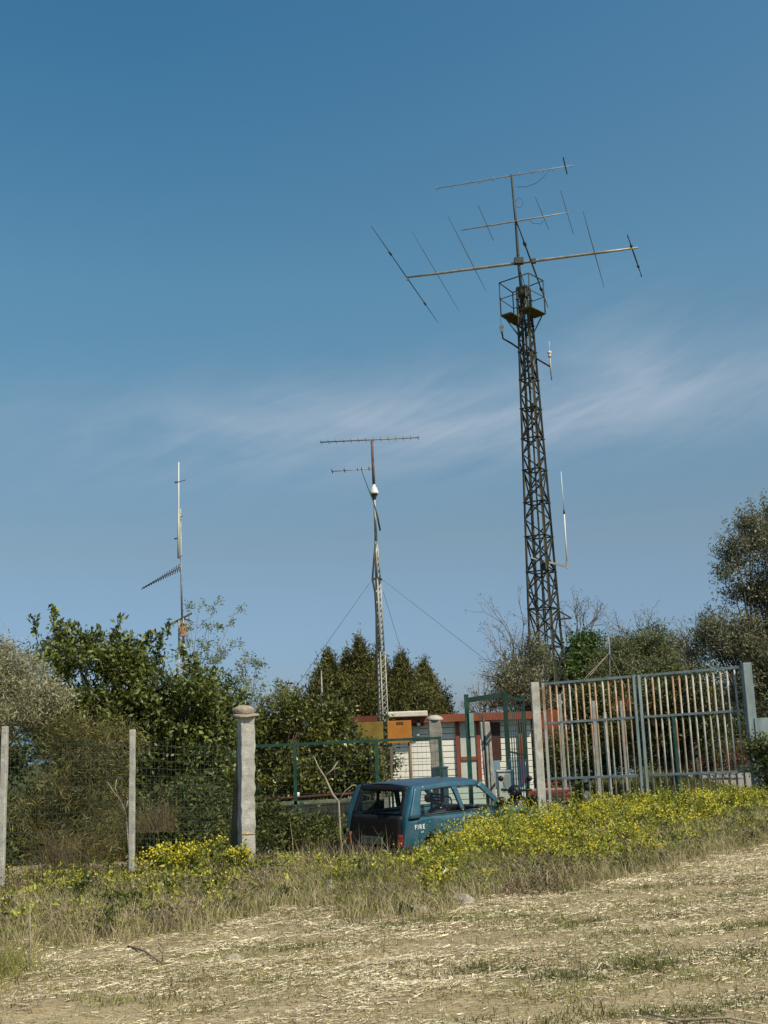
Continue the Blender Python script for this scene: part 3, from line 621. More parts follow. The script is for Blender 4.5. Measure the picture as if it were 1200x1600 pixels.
for a, b_ in ((lo_, hi_), (lo_+dn, hi_+dn), (lo_+dn*.5, hi_+dn*.5)): lf.bar(a, b_, .035)
lf.build('leaf_frame', M['dark_green'], gg)
for t in np.linspace(.02, .98, 9): MB().tube([lerp(lo_, hi_, t), lerp(lo_, hi_, t)+dn], .011, 5).build('bar', M['dark_green'], gg)
e = empty('hanging_sign', at(737,1150,GY-.05), 'greenish plate hanging on the left post of the green gate', 'sign')
a, b_ = at(732.5,1114,GY-.06), at(742,1150,GY-.06)
MB().box((a[0], GY-.08, b_[2]), (b_[0]-.01, GY-.06, a[2])).build('plate', mat('pale_green_plate', (.22,.33,.27), .5), e)
MB().bar((b_[0], GY-.07, b_[2]), (b_[0]-.03, GY-.07, a[2]), .018).bar((a[0]-.01, GY-.07, a[2]+.01), (b_[0], GY-.07, a[2]+.01), .02).build('edge', M['green_paint'], e)

# green mesh fence between the big pillar and the house
FY = 19.0
gf = empty('green_mesh_fence', (at(540,1255,FY)[0], FY, gz(-.5, FY)), 'green wire mesh fence with green posts and rails behind the rear of the blue car', 'fence')
def fp(x, y, Y=FY): return at(x, y, Y)
xa, xb = fp(352,1160)[0], fp(690,1158,FY)[0]; zt_ = fp(540,1161)[2]; zl = fp(470,1256)[2]
MB().bar((xa, FY, zt_), (xb, FY, zt_+.03), .045).build('top_rail', M['green_paint'], gf)
MB().bar((xa, FY, zl), (fp(572,1250)[0], FY, zl+.04), .055).build('lower_rail', mat('mossy_rail', (.16,.19,.12), .8, var=.3, scale=12), gf)
for x in (356, 461, 589, 579+110): 
    q = fp(x, 1200); MB().bar((q[0], FY, zl-.05 if x != 356 else gz(-2,FY)), (q[0], FY, zt_+.02), .055, .055).build('post', M['green_paint'], gf)
q = fp(473, 1280); MB().bar((q[0], FY-.03, gz(q[0], FY)-.1), (q[0], FY-.03, zl+.02), .06).build('lower_post', M['green_paint'], gf)
q = fp(643, 1200); MB().bar((q[0], FY+.02, zl), (q[0], FY+.02, zt_), .03).build('stay_bar', M['rust_bar'], gf)
b = MB()
for x in np.arange(xa, xb, .075): b.tube([(x, FY+.03, zl), (x, FY+.03, zt_)], .0018, 3, cap=False)
for z_ in np.arange(zl, zt_, .15): b.tube([(xa, FY+.03, z_), (xb, FY+.03, z_+.03)], .0030, 3, cap=False)
b.build('wire_mesh', M['wire'], gf)
q = fp(480,1285); MB().box((fp(398,1260)[0], FY+.35, gz(-1,FY)-.3), (fp(600,1260)[0], FY+.6, zl-.02)).build('low_wall', mat('dim_low_wall', (.055,.06,.05), .95, var=.3), gf)
o = tag(MB().tube([fp(398,1252,20), fp(430,1248,20), fp(470,1246,20), fp(520,1242,20), fp(560,1240,20)], .03, 5).build('red_rail', mat('reddish_pipe', (.07,.03,.022), .8, var=.4, scale=9)), 'dark reddish pipe lying along the low wall behind the green mesh fence', 'pipe')
o = tag(MB().tube([fp(459,1242,19.85), fp(468,1242,19.85)], .045, 8).build('white_canister', M['white_fibre']), 'small white canister lying on the reddish pipe behind the fence', 'canister')

# ------------------------------------------------------------------ near wire fence at the left
LP = [(5, 1135, 1396, 12.42), (207, 1140, 1370, 13.43)]
wf = empty('wire_mesh_fence', (-3.5, 13.1, 0), 'green wire fence on slim concrete posts in front of the dark thicket', 'fence')
tops = []
for (px_, yt, yb, Y) in LP:
    t = at(px_+1, yt, Y); b0 = at(px_-2, yb, Y); x = (t[0]+b0[0])/2; g_ = gz(x, Y)
    o = lumpy((x, Y, g_-.1), (x, Y, t[2]), .068, .068, M['concrete'], 'post', wf, 8, .002); tops.append(np.array([x, Y+.06, t[2]]))
PX = (at(383,1120,13.7)[0]+at(386,1357,13.7)[0])/2
pp = np.array([PX-.12, 13.8, at(383,1155,13.7)[2]]); far = tops[0]+(tops[0]-tops[1])*2.2
line = [far, tops[0]+(0,0,-.07), tops[1]+(0,0,-.1), pp]
ms = MB()
for i in range(3):
    a, b_ = line[i], line[i+1]; L_ = np.linalg.norm((b_-a)[:2]); n = int(L_/.05)
    for k in range(n):
        t = k/n; q = lerp(a, b_, t); ms.tube([(q[0], q[1], gz(q[0], q[1])), tuple(q-(0,0,.04))], .0022, 3, cap=False)
    for h in np.linspace(.02, .97, 17):
        pts = [];
        for t in np.linspace(0, 1, 9): q = lerp(a, b_, t); g_ = gz(q[0], q[1]); zc = g_+(q[2]-.03-g_)*h-.02*math.sin(PI*t); pts.append((q[0], q[1], zc))
        ms.tube(pts, .0030 if h in (.02,) else .0028, 3, cap=False)
ms.build('wire_mesh', M['wire'], wf)
# big pillar
pl = empty('concrete_pillar', (PX, 13.7, gz(PX, 13.7)), 'tall thick pale concrete pillar with a slab and a rock on top, at the end of the left fence', 'pillar')
pt = at(384, 1121, 13.7)[2]
lumpy((PX+.0, 13.7, gz(PX,13.7)-.1), (PX+.01, 13.7, pt), .175, .17, M['concrete'], 'shaft', pl, 22, .005, rz=math.radians(24))
b = MB(); V = []
for i, (rx, ry, z_) in enumerate(((.14,.14,-.012),(.17,.16,0),(.165,.16,.02),(.12,.12,.028))):
    for j in range(14): a = 2*PI*j/14; V.append((PX-.0+rx*math.cos(a)*(1+.1*math.sin(3*a)), 13.7+ry*math.sin(a), pt+.012+z_+.008*math.cos(2*a)))
b.add(V, [(i*14+j, i*14+(j+1) % 14, (i+1)*14+(j+1) % 14, (i+1)*14+j) for i in range(3) for j in range(14)]+[tuple(reversed(range(14))), tuple(42+j for j in range(14))]).build('cap_slab', M['stone'], pl)
def rock(name, c, r, m, seed, label=None, cat='stone', par=None, flat=.6, grp=None):
    rg = np.random.default_rng(seed); n, k = 12, 8; V = []; ph = rg.uniform(0, 6, 6)
    for i in range(k+1):
        th = PI*i/k
        for j in range(n):
            a = 2*PI*j/n; s_ = 1+.16*math.sin(2*a+ph[0])+.12*math.sin(3*a+ph[1]+2*th)+.10*math.sin(4*th+ph[2]+a)+rg.normal(0,.04)
            V.append((c[0]+r*s_*math.sin(th)*math.cos(a), c[1]+r*.8*s_*math.sin(th)*math.sin(a), c[2]+r*flat*math.cos(th)*(1+.1*math.sin(a+ph[3]))))
    b = MB().add(V, [(i*n+j, (i+1)*n+j, (i+1)*n+(j+1) % n, i*n+(j+1) % n) for i in range(k) for j in range(n)], 0, True)
    o = b.build(name, m, par); 
    if par is None: tag(o, label, cat, grp)
    return o
rock('rock', (PX-.01, 13.7, pt+.085), .125, M['stone'], 3, 'rounded tan rock sitting on the slab of the tall pillar', 'rock', flat=.52)
MB().tube([(PX+.118*math.cos(math.radians(24+45+90*k)), 13.7+.124*math.sin(math.radians(24+45+90*k)), .42-.006*k) for k in range(5)], .008, 4).build('wire_tie', M['rust_bar'], pl)
o = MB().bar((PX-.17, 13.95, gz(PX,13.95)), (PX-.085, 13.84, pt-.3), .05, .08).bar((PX-.21, 14.0, gz(PX,13.95)), (PX-.13, 13.9, .95), .06, .10).build('leaning_plank', M['wood']); tag(o, 'weathered grey planks leaning behind the tall pillar', 'plank')

# ------------------------------------------------------------------ big weathered gate
ga, gb = at(841, 1240, 20.8), at(1171, 1220, 19.1)
gate = empty('barred_gate', (ga[0], ga[1], gz(ga[0], ga[1])), 'wide rusty grey gate of upright bars at the right, above the yellow flowers', 'gate')
def gpt(u, v):   # u 0..1 along, v 0..1 height between measured bottom and top lines
    Y = 20.8+(19.1-20.8)*u
    tx, ty = 835+(1157-835)*u, 1067+(1039-1067)*u; bx, by = 850+(1184-850)*u, 1258+(1250-1258)*u
    a, b_ = at(bx, by, Y), at(tx, ty, Y); xm_ = (a[0]+b_[0])/2; return np.array([xm_, Y, a[2]+(b_[2]-a[2])*v])
for u, w_, m in ((-.005, .15, M['gate_left_post']), (1.015, .17, M['post_metal'])):
    t, b0 = gpt(u, 1), gpt(u, 0); b0[2] = gz(b0[0], b0[1])-.1; MB().bar(b0, t+(0,0,.03 if u > .5 else .01), w_, .15, up=(1,0,0)).build('post', m, gate, bevel=.008)
for v, w_ in ((.985, .045), (.66, .04), (.21, .04)):
    for u0, u1 in ((.03, .485), (.49, .985)): MB().bar(gpt(u0, v), gpt(u1, v), .035, w_, up=(0,0,1)).build('rail', M['post_metal'], gate)
for u, m in ((.035, M['gate_metal']), (.472, M['post_metal']), (.497, M['post_metal'])): MB().bar(gpt(u, -.04), gpt(u, .99), .055, .05, up=(1,0,0)).build('stile', m, gate)
us = list(np.linspace(.068, .445, 13))+list(np.linspace(.527, .955, 14))
for i, u in enumerate(us):
    top = rng.normal(0, .006); j = rng.normal(0, .0012)
    mm = M['rust_bar2'] if (u < .46 and i % 5 != 3) or i in (14, 17, 18) else M['grey_bar2']
    MB().tube([gpt(u+j, -.05+rng.normal(0,.012)), gpt(u+j+rng.normal(0,.0009), .97+top*0)], .0185, 6).build('bar', mm, gate)
# blue-grey sheet wall right of the gate
e = empty('metal_panel_wall', (gb[0]+.6, 19.0, gz(6.5, 19)), 'blue-grey sheet metal panel right of the gate post at the photo edge', 'fence panel')
a0 = at(1178,1122,19.0); a1 = at(1178,1165,19.0); MB().box((a0[0], 18.97, a1[2]), (a0[0]+2.6, 19.0, a0[2])).build('panel', M['post_metal'], e)
MB().box((a0[0]+.22, 18.98, gz(6.5,19)-.1), (a0[0]+2.6, 19.01, at(1190,1208,19)[2])).build('lower_panel', mat('dark_blue_sheet', (.10,.14,.17), .6), e)
for x in (a0[0]+.14, a0[0]+2.5): MB().bar((x, 19.04, gz(6.5,19)-.1), (x, 19.04, a0[2]), .05).build('upright', M['rust_bar'], e)
# slim posts behind the gate
for (x, yt, Y, w_, m, lb) in ((874.5,1086,24,.06,M['mast_grey'],'slim grey post behind the gate, tallest of the row and nearest the tower'), (927,1095,23.6,.07,M['mast_grey'],'pale rough post behind the left half of the gate, second from the tower'), (944,1113,24,.07,M['concrete'],'shortest pale post behind the left half of the gate'), (971,1095,24,.06,M['mast_grey'],'slim pale post behind the gate just left of its centre stile')):
    t = at(x, yt, Y); b0 = np.array([at(x+9, 1220, Y)[0], Y, gz(5, Y)-.1]); tag(MB().bar(b0, (b0[0]-.01, Y, t[2]), w_).build('slim_post', m, bevel=.004), lb, 'post', 'slim posts behind the barred gate')
t = at(1045, 1120, 23); tag(MB().bar((t[0]+.12, 23, gz(6,23)-.1), (t[0]+.1, 23, t[2]), .09).build('green_post', M['green_paint']), 'green square post seen through the right half of the gate', 'post')
# red shed seen through the gate
e = empty('red_shed', (at(865,1150,31)[0], 31, gz(5,31)), 'low rust red shed with a peaked gable seen through the left bars of the gate', 'shed')
xl, xr = at(840,1130,31)[0], at(893,1130,31)[0]; ze, za = at(866,1112,31)[2], at(866,1097,31)[2]; xm_ = (xl+xr)/2; zb = gz(5,31)
MB().add([(xl,31,zb),(xr,31,zb),(xr,31,ze),(xm_,31,za),(xl,31,ze),(xl,33,zb),(xr,33,zb),(xr,33,ze),(xm_,33,za),(xl,33,ze)], [(0,1,2,3,4),(9,8,7,6,5),(0,5,6,1),(1,6,7,2),(4,9,5,0)]).build('wall', M['rust_red'], e)
b = MB(); b.bar((xm_-.02,31.9,za+.03),(xl-.12,31.9,ze-.03),.03,2.3,up=(0,0,1)) if False else None
b.add([(xl-.1,30.9,ze-.02),(xm_,30.9,za+.03),(xm_,33.1,za+.03),(xl-.1,33.1,ze-.02),(xl-.1,30.9,ze+.02),(xm_,30.9,za+.07),(xm_,33.1,za+.07),(xl-.1,33.1,ze+.02),
       (xr+.1,30.9,ze-.02),(xr+.1,33.1,ze-.02),(xr+.1,30.9,ze+.02),(xr+.1,33.1,ze+.02)], [(4,5,6,7),(0,1,5,4),(5,10,11,6),(1,8,10,5),(0,4,7,3),(8,9,11,10)]).build('roof', M['wood'], e)
q = at(965, 1085, 33); e = empty('brown_roofed_shelter', (q[0], 33, gz(7,33)), 'brown roofed shelter half hidden by leaves behind the middle of the gate', 'shed')
x0, x1 = at(925,1085,33)[0], at(998,1085,33)[0]; z0, z1 = at(965,1112,33)[2], at(965,1078,33)[2]
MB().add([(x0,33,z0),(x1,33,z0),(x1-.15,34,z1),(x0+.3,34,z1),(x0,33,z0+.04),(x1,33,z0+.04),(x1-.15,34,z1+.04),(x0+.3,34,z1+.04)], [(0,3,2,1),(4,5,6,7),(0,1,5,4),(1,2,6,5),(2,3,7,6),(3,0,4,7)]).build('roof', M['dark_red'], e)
for xx in (x0+.1, x1-.1): MB().bar((xx, 33.1, gz(7,33)), (xx, 33.1, z0), .08).build('support', M['wood'], e)
MB().box((x0+.1, 34, gz(7,33)), (x1-.1, 34.1, z1)).build('back_wall', M['blue_pane'], e)

# meter boxes, brick wall
def mbox(x0, y0, x1, y1, Y, dep, m, label, name='meter_box'):
    a = at(x0, (y0+y1)/2, Y); b_ = at(x1, (y0+y1)/2, Y); z1 = at((x0+x1)/2, y0, Y)[2]; z0 = gz(a[0], Y)-.05
    e = empty(name, ((a[0]+b_[0])/2, Y, z0), label, 'box'); w_ = b_[0]-a[0]
    MB().box((a[0], Y, z0), (b_[0], Y+dep, z1)).build('cabinet', m, e, bevel=.015)
    MB().box((a[0]-.015, Y-.02, z1), (b_[0]+.015, Y+dep+.01, z1+.03)).build('lid', m, e, bevel=.008)
    MB().box((a[0]+.02, Y-.012, z0+.5), (b_[0]-.02, Y-.0, z1-.04)).build('door', m, e, bevel=.004)
    return e
e = mbox(778, 1206, 803, 1250, 21.2, .30, M['box_grey'], 'larger pale grey meter cabinet left of the black scooter')
mbox(690.5, 1200, 700, 1220, 22.5, .2, M['box_grey'], 'smaller grey box behind the roof of the blue car, beside the concrete pillar')
bw = MB(); xa_, xb_ = at(826,1240,22.3)[0], at(900,1240,22.3)[0]; zt_ = at(850,1231,22.3)[2]; zb = gz(3.4,22.3)-.05; r_ = 0; z_ = zb
while z_ < zt_-.05:
    x = xa_-(.11 if r_ % 2 else 0)
    while x < xb_: bw.box((max(x, xa_), 22.3, z_), (min(x+.21, xb_), 22.42, z_+.055)); x += .225
    z_ += .068; r_ += 1
bw.box((xa_, 22.315, zb), (xb_, 22.41, zt_-.02), 1)
tag(bw.build('brick_wall', [M['brick'], M['old_concrete']]), 'low red brick wall behind the left gate post', 'wall')

# ------------------------------------------------------------------ scooter
def torus(mb, c, R_, r_, ax=1, n=24, k=8):
    V = []
    for i in range(n):
        a = 2*PI*i/n
        for j in range(k):
            b_ = 2*PI*j/k; rr = R_+r_*math.cos(b_); V.append((c[0]+rr*math.cos(a), c[1]+r_*math.sin(b_), c[2]+rr*math.sin(a)))
    mb.add(V, [(i*k+j, ((i+1) % n)*k+j, ((i+1) % n)*k+(j+1) % k, i*k+(j+1) % k) for i in range(n) for j in range(k)], 0, True)
def scooter(name, loc, rz, label, paint, screen=True):
    e = empty(name, loc, label, 'scooter', 'scooters parked by the gates', rz)
    B = lambda mb, n, m, par=e, **k: mb.build(n, m, par, local=True, **k)
    for x in (-.6, .62):
        w_ = MB(); torus(w_, (x,0,.22), .17, .055); o = B(w_, 'wheel', M['rubber']); h_ = MB(); h_.tube([(x,-.04,.22),(x,.04,.22)], .11, 14); B(h_, 'rim', M['mast_grey'], o)
    f = MB(); f.tube([(-.75,0,.52),(-.6,0,.60),(-.3,0,.60),(-.05,0,.50),(.0,0,.30)], [.08,.15,.17,.13,.08], 10); f.tube([(0,0,.28),(.3,0,.26)], [.13,.12], 8); B(f, 'rear_body', paint)
    f = MB(); f.tube([(.27,0,.25),(.36,0,.55),(.44,0,.86)], [.10,.19,.17], 10); B(f, 'front_shield', paint)
    f = MB(); f.tube([(.62,0,.22),(.55,0,.5),(.43,0,.98)], .03, 8); f.tube([(.40,-.30,1.02),(.44,0,1.0),(.40,.30,1.02)], .02, 8); B(f, 'fork_and_handlebar', M['black_plastic'])
    f = MB(); f.tube([(.36,0,.95),(.5,0,.99),(.56,0,.97)], [.09,.13,.08], 12); hd = B(f, 'headset', paint); f = MB(); f.tube([(.55,0,.97),(.585,0,.965)], [.07,.05], 12); B(f, 'headlight', M['clear'], hd)
    f = MB(); f.tube([(-.72,0,.70),(-.4,0,.74),(-.08,0,.70)], [.09,.13,.10], 10); B(f, 'seat', M['rubber'])
    f = MB(); f.tube([(.45,0,.38),(.62,0,.44),(.80,0,.36)], [.05,.08,.04], 8); B(f, 'front_mudguard', paint)
    for s_ in (-1, 1):
        f = MB(); f.tube([(.41,s_*.20,1.02),(.44,s_*.27,1.22)], .007, 5); f.lathe((.44,s_*.28,1.22), [(.01,-.05),(.05,-.02),(.05,.03),(.01,.055)], 10); B(f, 'mirror', M['black_plastic'])
    if screen:
        V = []; 
        for i in range(7):
            t = i/6; wd = .25*(1-.35*t**3)
            for j in range(7): s_ = -1+j/3; V.append((.56-.06*s_*s_-.30*t, wd*s_, .98+.62*t))
        B(MB().add(V, [(i*7+j, i*7+j+1, (i+1)*7+j+1, (i+1)*7+j) for i in range(6) for j in range(6)], 0, True), 'windscreen', M['clear'], solid=.004)
    return e
q = at(822, 1250, 20.9); scooter('motor_scooter', (q[0]-.02, 20.9, gz(q[0], 20.9)+.06), math.radians(-118), 'black scooter with a tall clear windscreen parked between the car and the gate post', M['black_plastic'])
q = at(874, 1240, 21.9); scooter('motor_scooter', (q[0]+.1, 21.9, gz(q[0], 21.9)+.02), math.radians(20), 'dark scooter without a windscreen seen through the left bars of the gate', M['dark_metal'], False)

# ------------------------------------------------------------------ car
YAW = math.radians(43)
# rear right corner of the body at image (634, ~1300)
rc = at(633, 1300, 17.45); CG = -.70
cx, cy = rc[0]-(.75*math.sin(YAW)), rc[1]+.75*math.cos(YAW)
car = empty('parked_car', (cx, cy, CG), 'small teal blue three-door hatchback with a black tailgate parked behind the weeds', 'car', None, YAW)
CB = lambda mb, n, m, par=car, **k: mb.build(n, m, par, local=True, **k)
def hw(x, z):    # half width of the body side
    pl_ = .755-.05*np.clip((x-2.6)/.8, 0, 1)**2-.07*np.clip((.25-x)/.25, 0, 1)**2
    return pl_-.20*np.clip((z-.86), 0, 1)**1.15-.03*np.clip((.55-z)/.4, 0, 1)
def rx(y, z):    # rear surface
    return .0+.10*np.clip((z-.45)/.45, 0, 1)*.5+.43*np.clip(z-.88, 0, 1)+.07*np.abs(y/.75)**4
def strip(pa, pb, side, n=8):
    """side panel between two (x,z) polylines of equal length"""
    V = []; k = len(pa)
    for i in range(k):
        for j in range(n+1):
            x, z = lerp(pa[i], pb[i], j/n); V.append((x, side*hw(x, z), z))
    fc = [(i*(n+1)+j, (i+1)*(n+1)+j, (i+1)*(n+1)+j+1, i*(n+1)+j+1) for i in range(k-1) for j in range(n)]
    if side > 0: fc = [tuple(reversed(q)) for q in fc]
    return V, fc
def res(p, n):
    p = np.asarray(p, float); d = np.r_[0, np.cumsum(np.linalg.norm(np.diff(p, axis=0), axis=1))]; t = np.linspace(0, d[-1], n); return np.stack([np.interp(t, d, p[:,0]), np.interp(t, d, p[:,1])], 1)
def rxs(z): return float(rx(.75*.92, z))
belt = [(rxs(.86)+.0, .86), (1.3, .855), (2.30, .85)]
roofl0 = [(rxs(1.36)-.02, 1.36), (.8, 1.372), (1.3, 1.372), (1.78, 1.35)]
for sd_ in (-1, 1):
    b = MB()
    arch = [(0.02,.28),(.30,.28),(.33,.42),(.42,.54),(.56,.60),(.70,.54),(.79,.42),(.82,.28),(.9,.22),(2.45,.22),(2.48,.42),(2.57,.54),(2.71,.60),(2.85,.54),(2.94,.42),(2.97,.28),(3.34,.28)]
    lowp = np.array(arch); upx = np.interp(lowp[:,0], [0,3.4], [.0,3.4]); upz = np.interp(upx, [0,.1,1.3,2.3,2.9,3.34], [.86,.86,.855,.85,.80,.72])
    upp = np.stack([np.where(lowp[:,0] < .1, rxs(.86), upx), upz], 1)
    V, fc = strip(lowp, upp, sd_, 8); b.add(V, fc, 0, True)
    def quadpanel(poly_a, poly_b, n=10, m=6): V, fc = strip(res(poly_a, n), res(poly_b, n), sd_, m); b.add(V, fc, 0, True)
    quadpanel([(rxs(.86),.86),(rxs(1.1),1.1),(rxs(1.33),1.325)], [(.33,.86),(.36,1.1),(.46,1.335)])             # C pillar
    quadpanel([(.43,1.262),(1.15,1.275),(1.80,1.255)], [(.44,1.335),(1.15,1.358),(1.80,1.335)], 14, 3)          # roof rail
    quadpanel([(.33,.855),(1.3,.85),(2.30,.845)], [(.33,.90),(1.3,.90),(2.22,.885)], 14, 2)                    # belt
    quadpanel([(1.265,.90),(1.13,1.28)], [(1.345,.90),(1.235,1.28)])                                            # B pillar
    quadpanel([(2.20,.885),(1.74,1.265)], [(2.36,.85),(1.84,1.328)])                                            # A pillar
    CB(b, 'side_panel', M['teal'], solid=.03)
    MB().tube([(1.95, sd_*(hw(1.95,.62)+.006), .62), (2.06, sd_*(hw(2.06,.62)+.006), .62)], .012, 5).build('side_repeater', M['tail'], car, local=True)
    for nm, pa, pb in (('side_window', [(.33,.895),(.36,1.1),(.43,1.27)], [(1.27,.895),(1.2,1.1),(1.13,1.28)]), ('door_window', [(1.34,.895),(1.28,1.1),(1.235,1.28)], [(2.25,.88),(2.02,1.08),(1.77,1.265)])):
        V, fc = strip(res(pa, 5), res(pb, 5), sd_, 4); V = [(x, y-sd_*.012, z) for x, y, z in V]; gl_ = CB(MB().add(V, fc, 0, True), nm, M['glass'])
    # window rubber
        b = MB(); P_ = [(x, hw(x, z)*sd_*1.003, z) for x, z in (pa[0], pa[1], pa[2], pb[2], pb[1], pb[0], pa[0])]; b.tube(P_, .011, 5); CB(b, 'window_rubber', M['black_plastic'], gl_)
    b = MB(); b.tube([(x, sd_*(hw(x,.52)+.008), .50) for x in (.86, 1.3, 2.0, 2.42)], .022, 6); CB(b, 'rubbing_strip', M['black_plastic'])
    b = MB(); b.tube([(2.12, sd_*.74, .93), (2.16, sd_*.86, .97)], .02, 6); b.lathe((2.15, sd_*.88, .90), [(.02,0),(.07,.03),(.07,.12),(.02,.15)], 10); CB(b, 'wing_mirror', M['black_plastic'])
    b = MB(); xs_ = np.array([1.33,1.33]); b.tube([(1.30, sd_*(hw(1.3,.9)-.001), .90), (1.325, sd_*(hw(1.33,.75)-.001), .75), (1.33, sd_*(hw(1.33,.6)-.001), .6), (1.33, sd_*(hw(1.33,.3)-.001), .25)], .007, 4); b.tube([(2.33, sd_*(hw(2.33,z_)-.001), z_) for z_ in (.84,.7,.5,.25)], .006, 4); b.tube([(.30+.10*np.clip((z_-.9)/.4,0,1), sd_*(hw(.3,z_)-.001), z_) for z_ in (.34,.5,.7,.86,1.0,1.15,1.32)], .005, 4); CB(b, 'door_gap', M['black_plastic'])
    b = MB(); b.tube([(1.42, sd_*(hw(1.45,.76)+.012), .76), (1.60, sd_*(hw(1.6,.76)+.012), .765)], .016, 6); CB(b, 'door_handle', M['black_plastic'])
    for x in (.56, 2.71):
        w_ = MB(); torus(w_, (x, sd_*.64, .27), .20, .075); o = CB(w_, 'wheel', M['rubber']); h_ = MB(); h_.tube([(x, sd_*.60, .27), (x, sd_*.69, .27)], .16, 16); CB(h_, 'rim', M['mast_grey'], o)
# roof
V = []; nx, ny = 14, 12
for i in range(nx+1):
    t = i/nx; x = lerp(.30, 1.84, t)
    for j in range(ny+1):
        s_ = -1+2*j/ny; zr = 1.355-.022*(2*t-1)**2-.012*(1-t)+.05*(1-s_*s_)-.012*max(0, t-.8)*5; wy = hw(x, 1.372)
        V.append((x+(-.03*(1-s_*s_) if i == 0 else 0)+(.07*(1-s_*s_) if i == nx else 0), wy*s_, zr+(.006 if 0 < j < ny else -.01)))
CB(MB().add(V, [(i*(ny+1)+j, (i+1)*(ny+1)+j, (i+1)*(ny+1)+j+1, i*(ny+1)+j+1) for i in range(nx) for j in range(ny)], 0, True), 'roof', M['roof_gloss_teal'], solid=.02)
# tailgate
def rearstrip(b, ya, za, yb, zb_, n=10, m=8, off=0.):
    V = []
    for i in range(n+1):
        for j in range(m+1):
            z = lerp(za, zb_, j/m); y0_, y1_ = lerp(ya[0], yb[0], j/m), lerp(ya[1], yb[1], j/m); y = lerp(y0_, y1_, i/n); V.append((float(rx(y, z))-off, y, float(z)))
    b.add(V, [(i*(m+1)+j, i*(m+1)+j+1, (i+1)*(m+1)+j+1, (i+1)*(m+1)+j) for i in range(n) for j in range(m)], 0, True)
b = MB(); rearstrip(b, (-.64,.64), .40, (-.61,.61), .90); tg = CB(b, 'tailgate', M['black_plastic'], solid=.03)
b = MB(); rearstrip(b, (-.60,.60), 1.265, (-.55,.55), 1.35, m=3); rearstrip(b, (-.61,-.53), .90, (-.56,-.49), 1.275, n=3); rearstrip(b, (.53,.61), .90, (.49,.56), 1.275, n=3); CB(b, 'tailgate_frame', M['black_plastic'], tg, solid=.03)
b = MB(); rearstrip(b, (-.54,.54), .90, (-.50,.50), 1.275, off=-.012); CB(b, 'rear_window', M['glass'], tg)
for s_ in (-1, 1):      # body colour corner between tailgate and side
    b = MB(); V = []
    for j in range(13):
        z = lerp(.34, 1.335, j/12); ye = lerp(.64, .555, np.clip((z-.4)/.97, 0, 1)); x0_ = float(rx(ye, z)); xe = rxs(z); yy = float(hw(max(xe, .0), z))
        for k in range(5):
            t = k/4; V.append((lerp(x0_, xe, t**2)-.012*math.sin(PI*t), s_*lerp(ye, yy, 1-(1-t)**1.6), z))
    fc = [(j*5+k, (j+1)*5+k, (j+1)*5+k+1, j*5+k+1) for j in range(12) for k in range(4)]
    b.add(V, fc if s_ > 0 else [tuple(reversed(q)) for q in fc], 0, True); CB(b, 'rear_corner', M['teal'])
for s_ in (-1, 1):
    b = MB(); V = []
    for j in range(7):
        z = lerp(.42, .62, j/6)
        for k in range(7):
            t = k/6; y = lerp(.56, .715, t); V.append((float(rx(y, z))-.022+.06*t**4, s_*y, z))
    fc = [(j*7+k, (j+1)*7+k, (j+1)*7+k+1, j*7+k+1) for j in range(6) for k in range(6)]
    b.add(V, fc if s_ > 0 else [tuple(reversed(q)) for q in fc], 0, True); CB(b, 'tail_light', M['tail'], solid=.02)
b = MB(); b.tube([(.30,-.76,.33),(.06,-.74,.33),(-.05,-.6,.33),(-.07,0,.33),(-.05,.6,.33),(.06,.74,.33),(.30,.76,.33)], .09, 8); CB(b, 'rear_bumper', M['black_plastic'])
CB(MB().box((-.035,-.25,.46), (-.02,.25,.57)), 'number_plate', M['plate'])
b = MB(); b.tube([(.08,.05,.93),(.05,-.2,.94),(.06,-.38,.95)], .008, 5); CB(b, 'rear_wiper', M['black_plastic'], tg)
# windscreen, bonnet, front
V = [];
for i in range(7):
    t = i/6; x = lerp(2.38, 1.86, t); z = lerp(.86, 1.34, t); w_ = hw(x, z)-.03
    for j in range(9): s_ = -1+j/4; V.append((x+.10*(1-s_*s_), w_*s_, z))
CB(MB().add(V, [(i*9+j, i*9+j+1, (i+1)*9+j+1, (i+1)*9+j) for i in range(6) for j in range(8)], 0, True), 'windscreen', M['glass'])
V = []
for i in range(11):
    x = lerp(2.30, 3.36, i/10); z = .86-.07*((x-2.3)/1.06)-.09*np.clip((x-3.0)/.36, 0, 1)**2
    for j in range(11): s_ = -1+j/5; V.append((x+(.04*(1-s_*s_) if i == 10 else 0), hw(x, .8)*s_, z+.03*(1-s_**4)-.01))
CB(MB().add(V, [(i*11+j, (i+1)*11+j, (i+1)*11+j+1, i*11+j+1) for i in range(10) for j in range(10)], 0, True), 'bonnet', M['teal'], solid=.02)
CB(MB().box((3.34,-.68,.45), (3.38,.68,.72)), 'grille', M['black_plastic'], bevel=.02)
for s_ in (-1, 1): CB(MB().box((3.375,s_*.55-.12,.52), (3.39,s_*.55+.12,.68)), 'headlight', M['clear'])
CB(MB().box((3.30,-.72,.26), (3.46,.72,.44)), 'front_bumper', M['black_plastic'], bevel=.04)
CB(MB().box((.15,-.66,.20), (3.25,.66,.34)), 'floor_pan', M['black_plastic'])
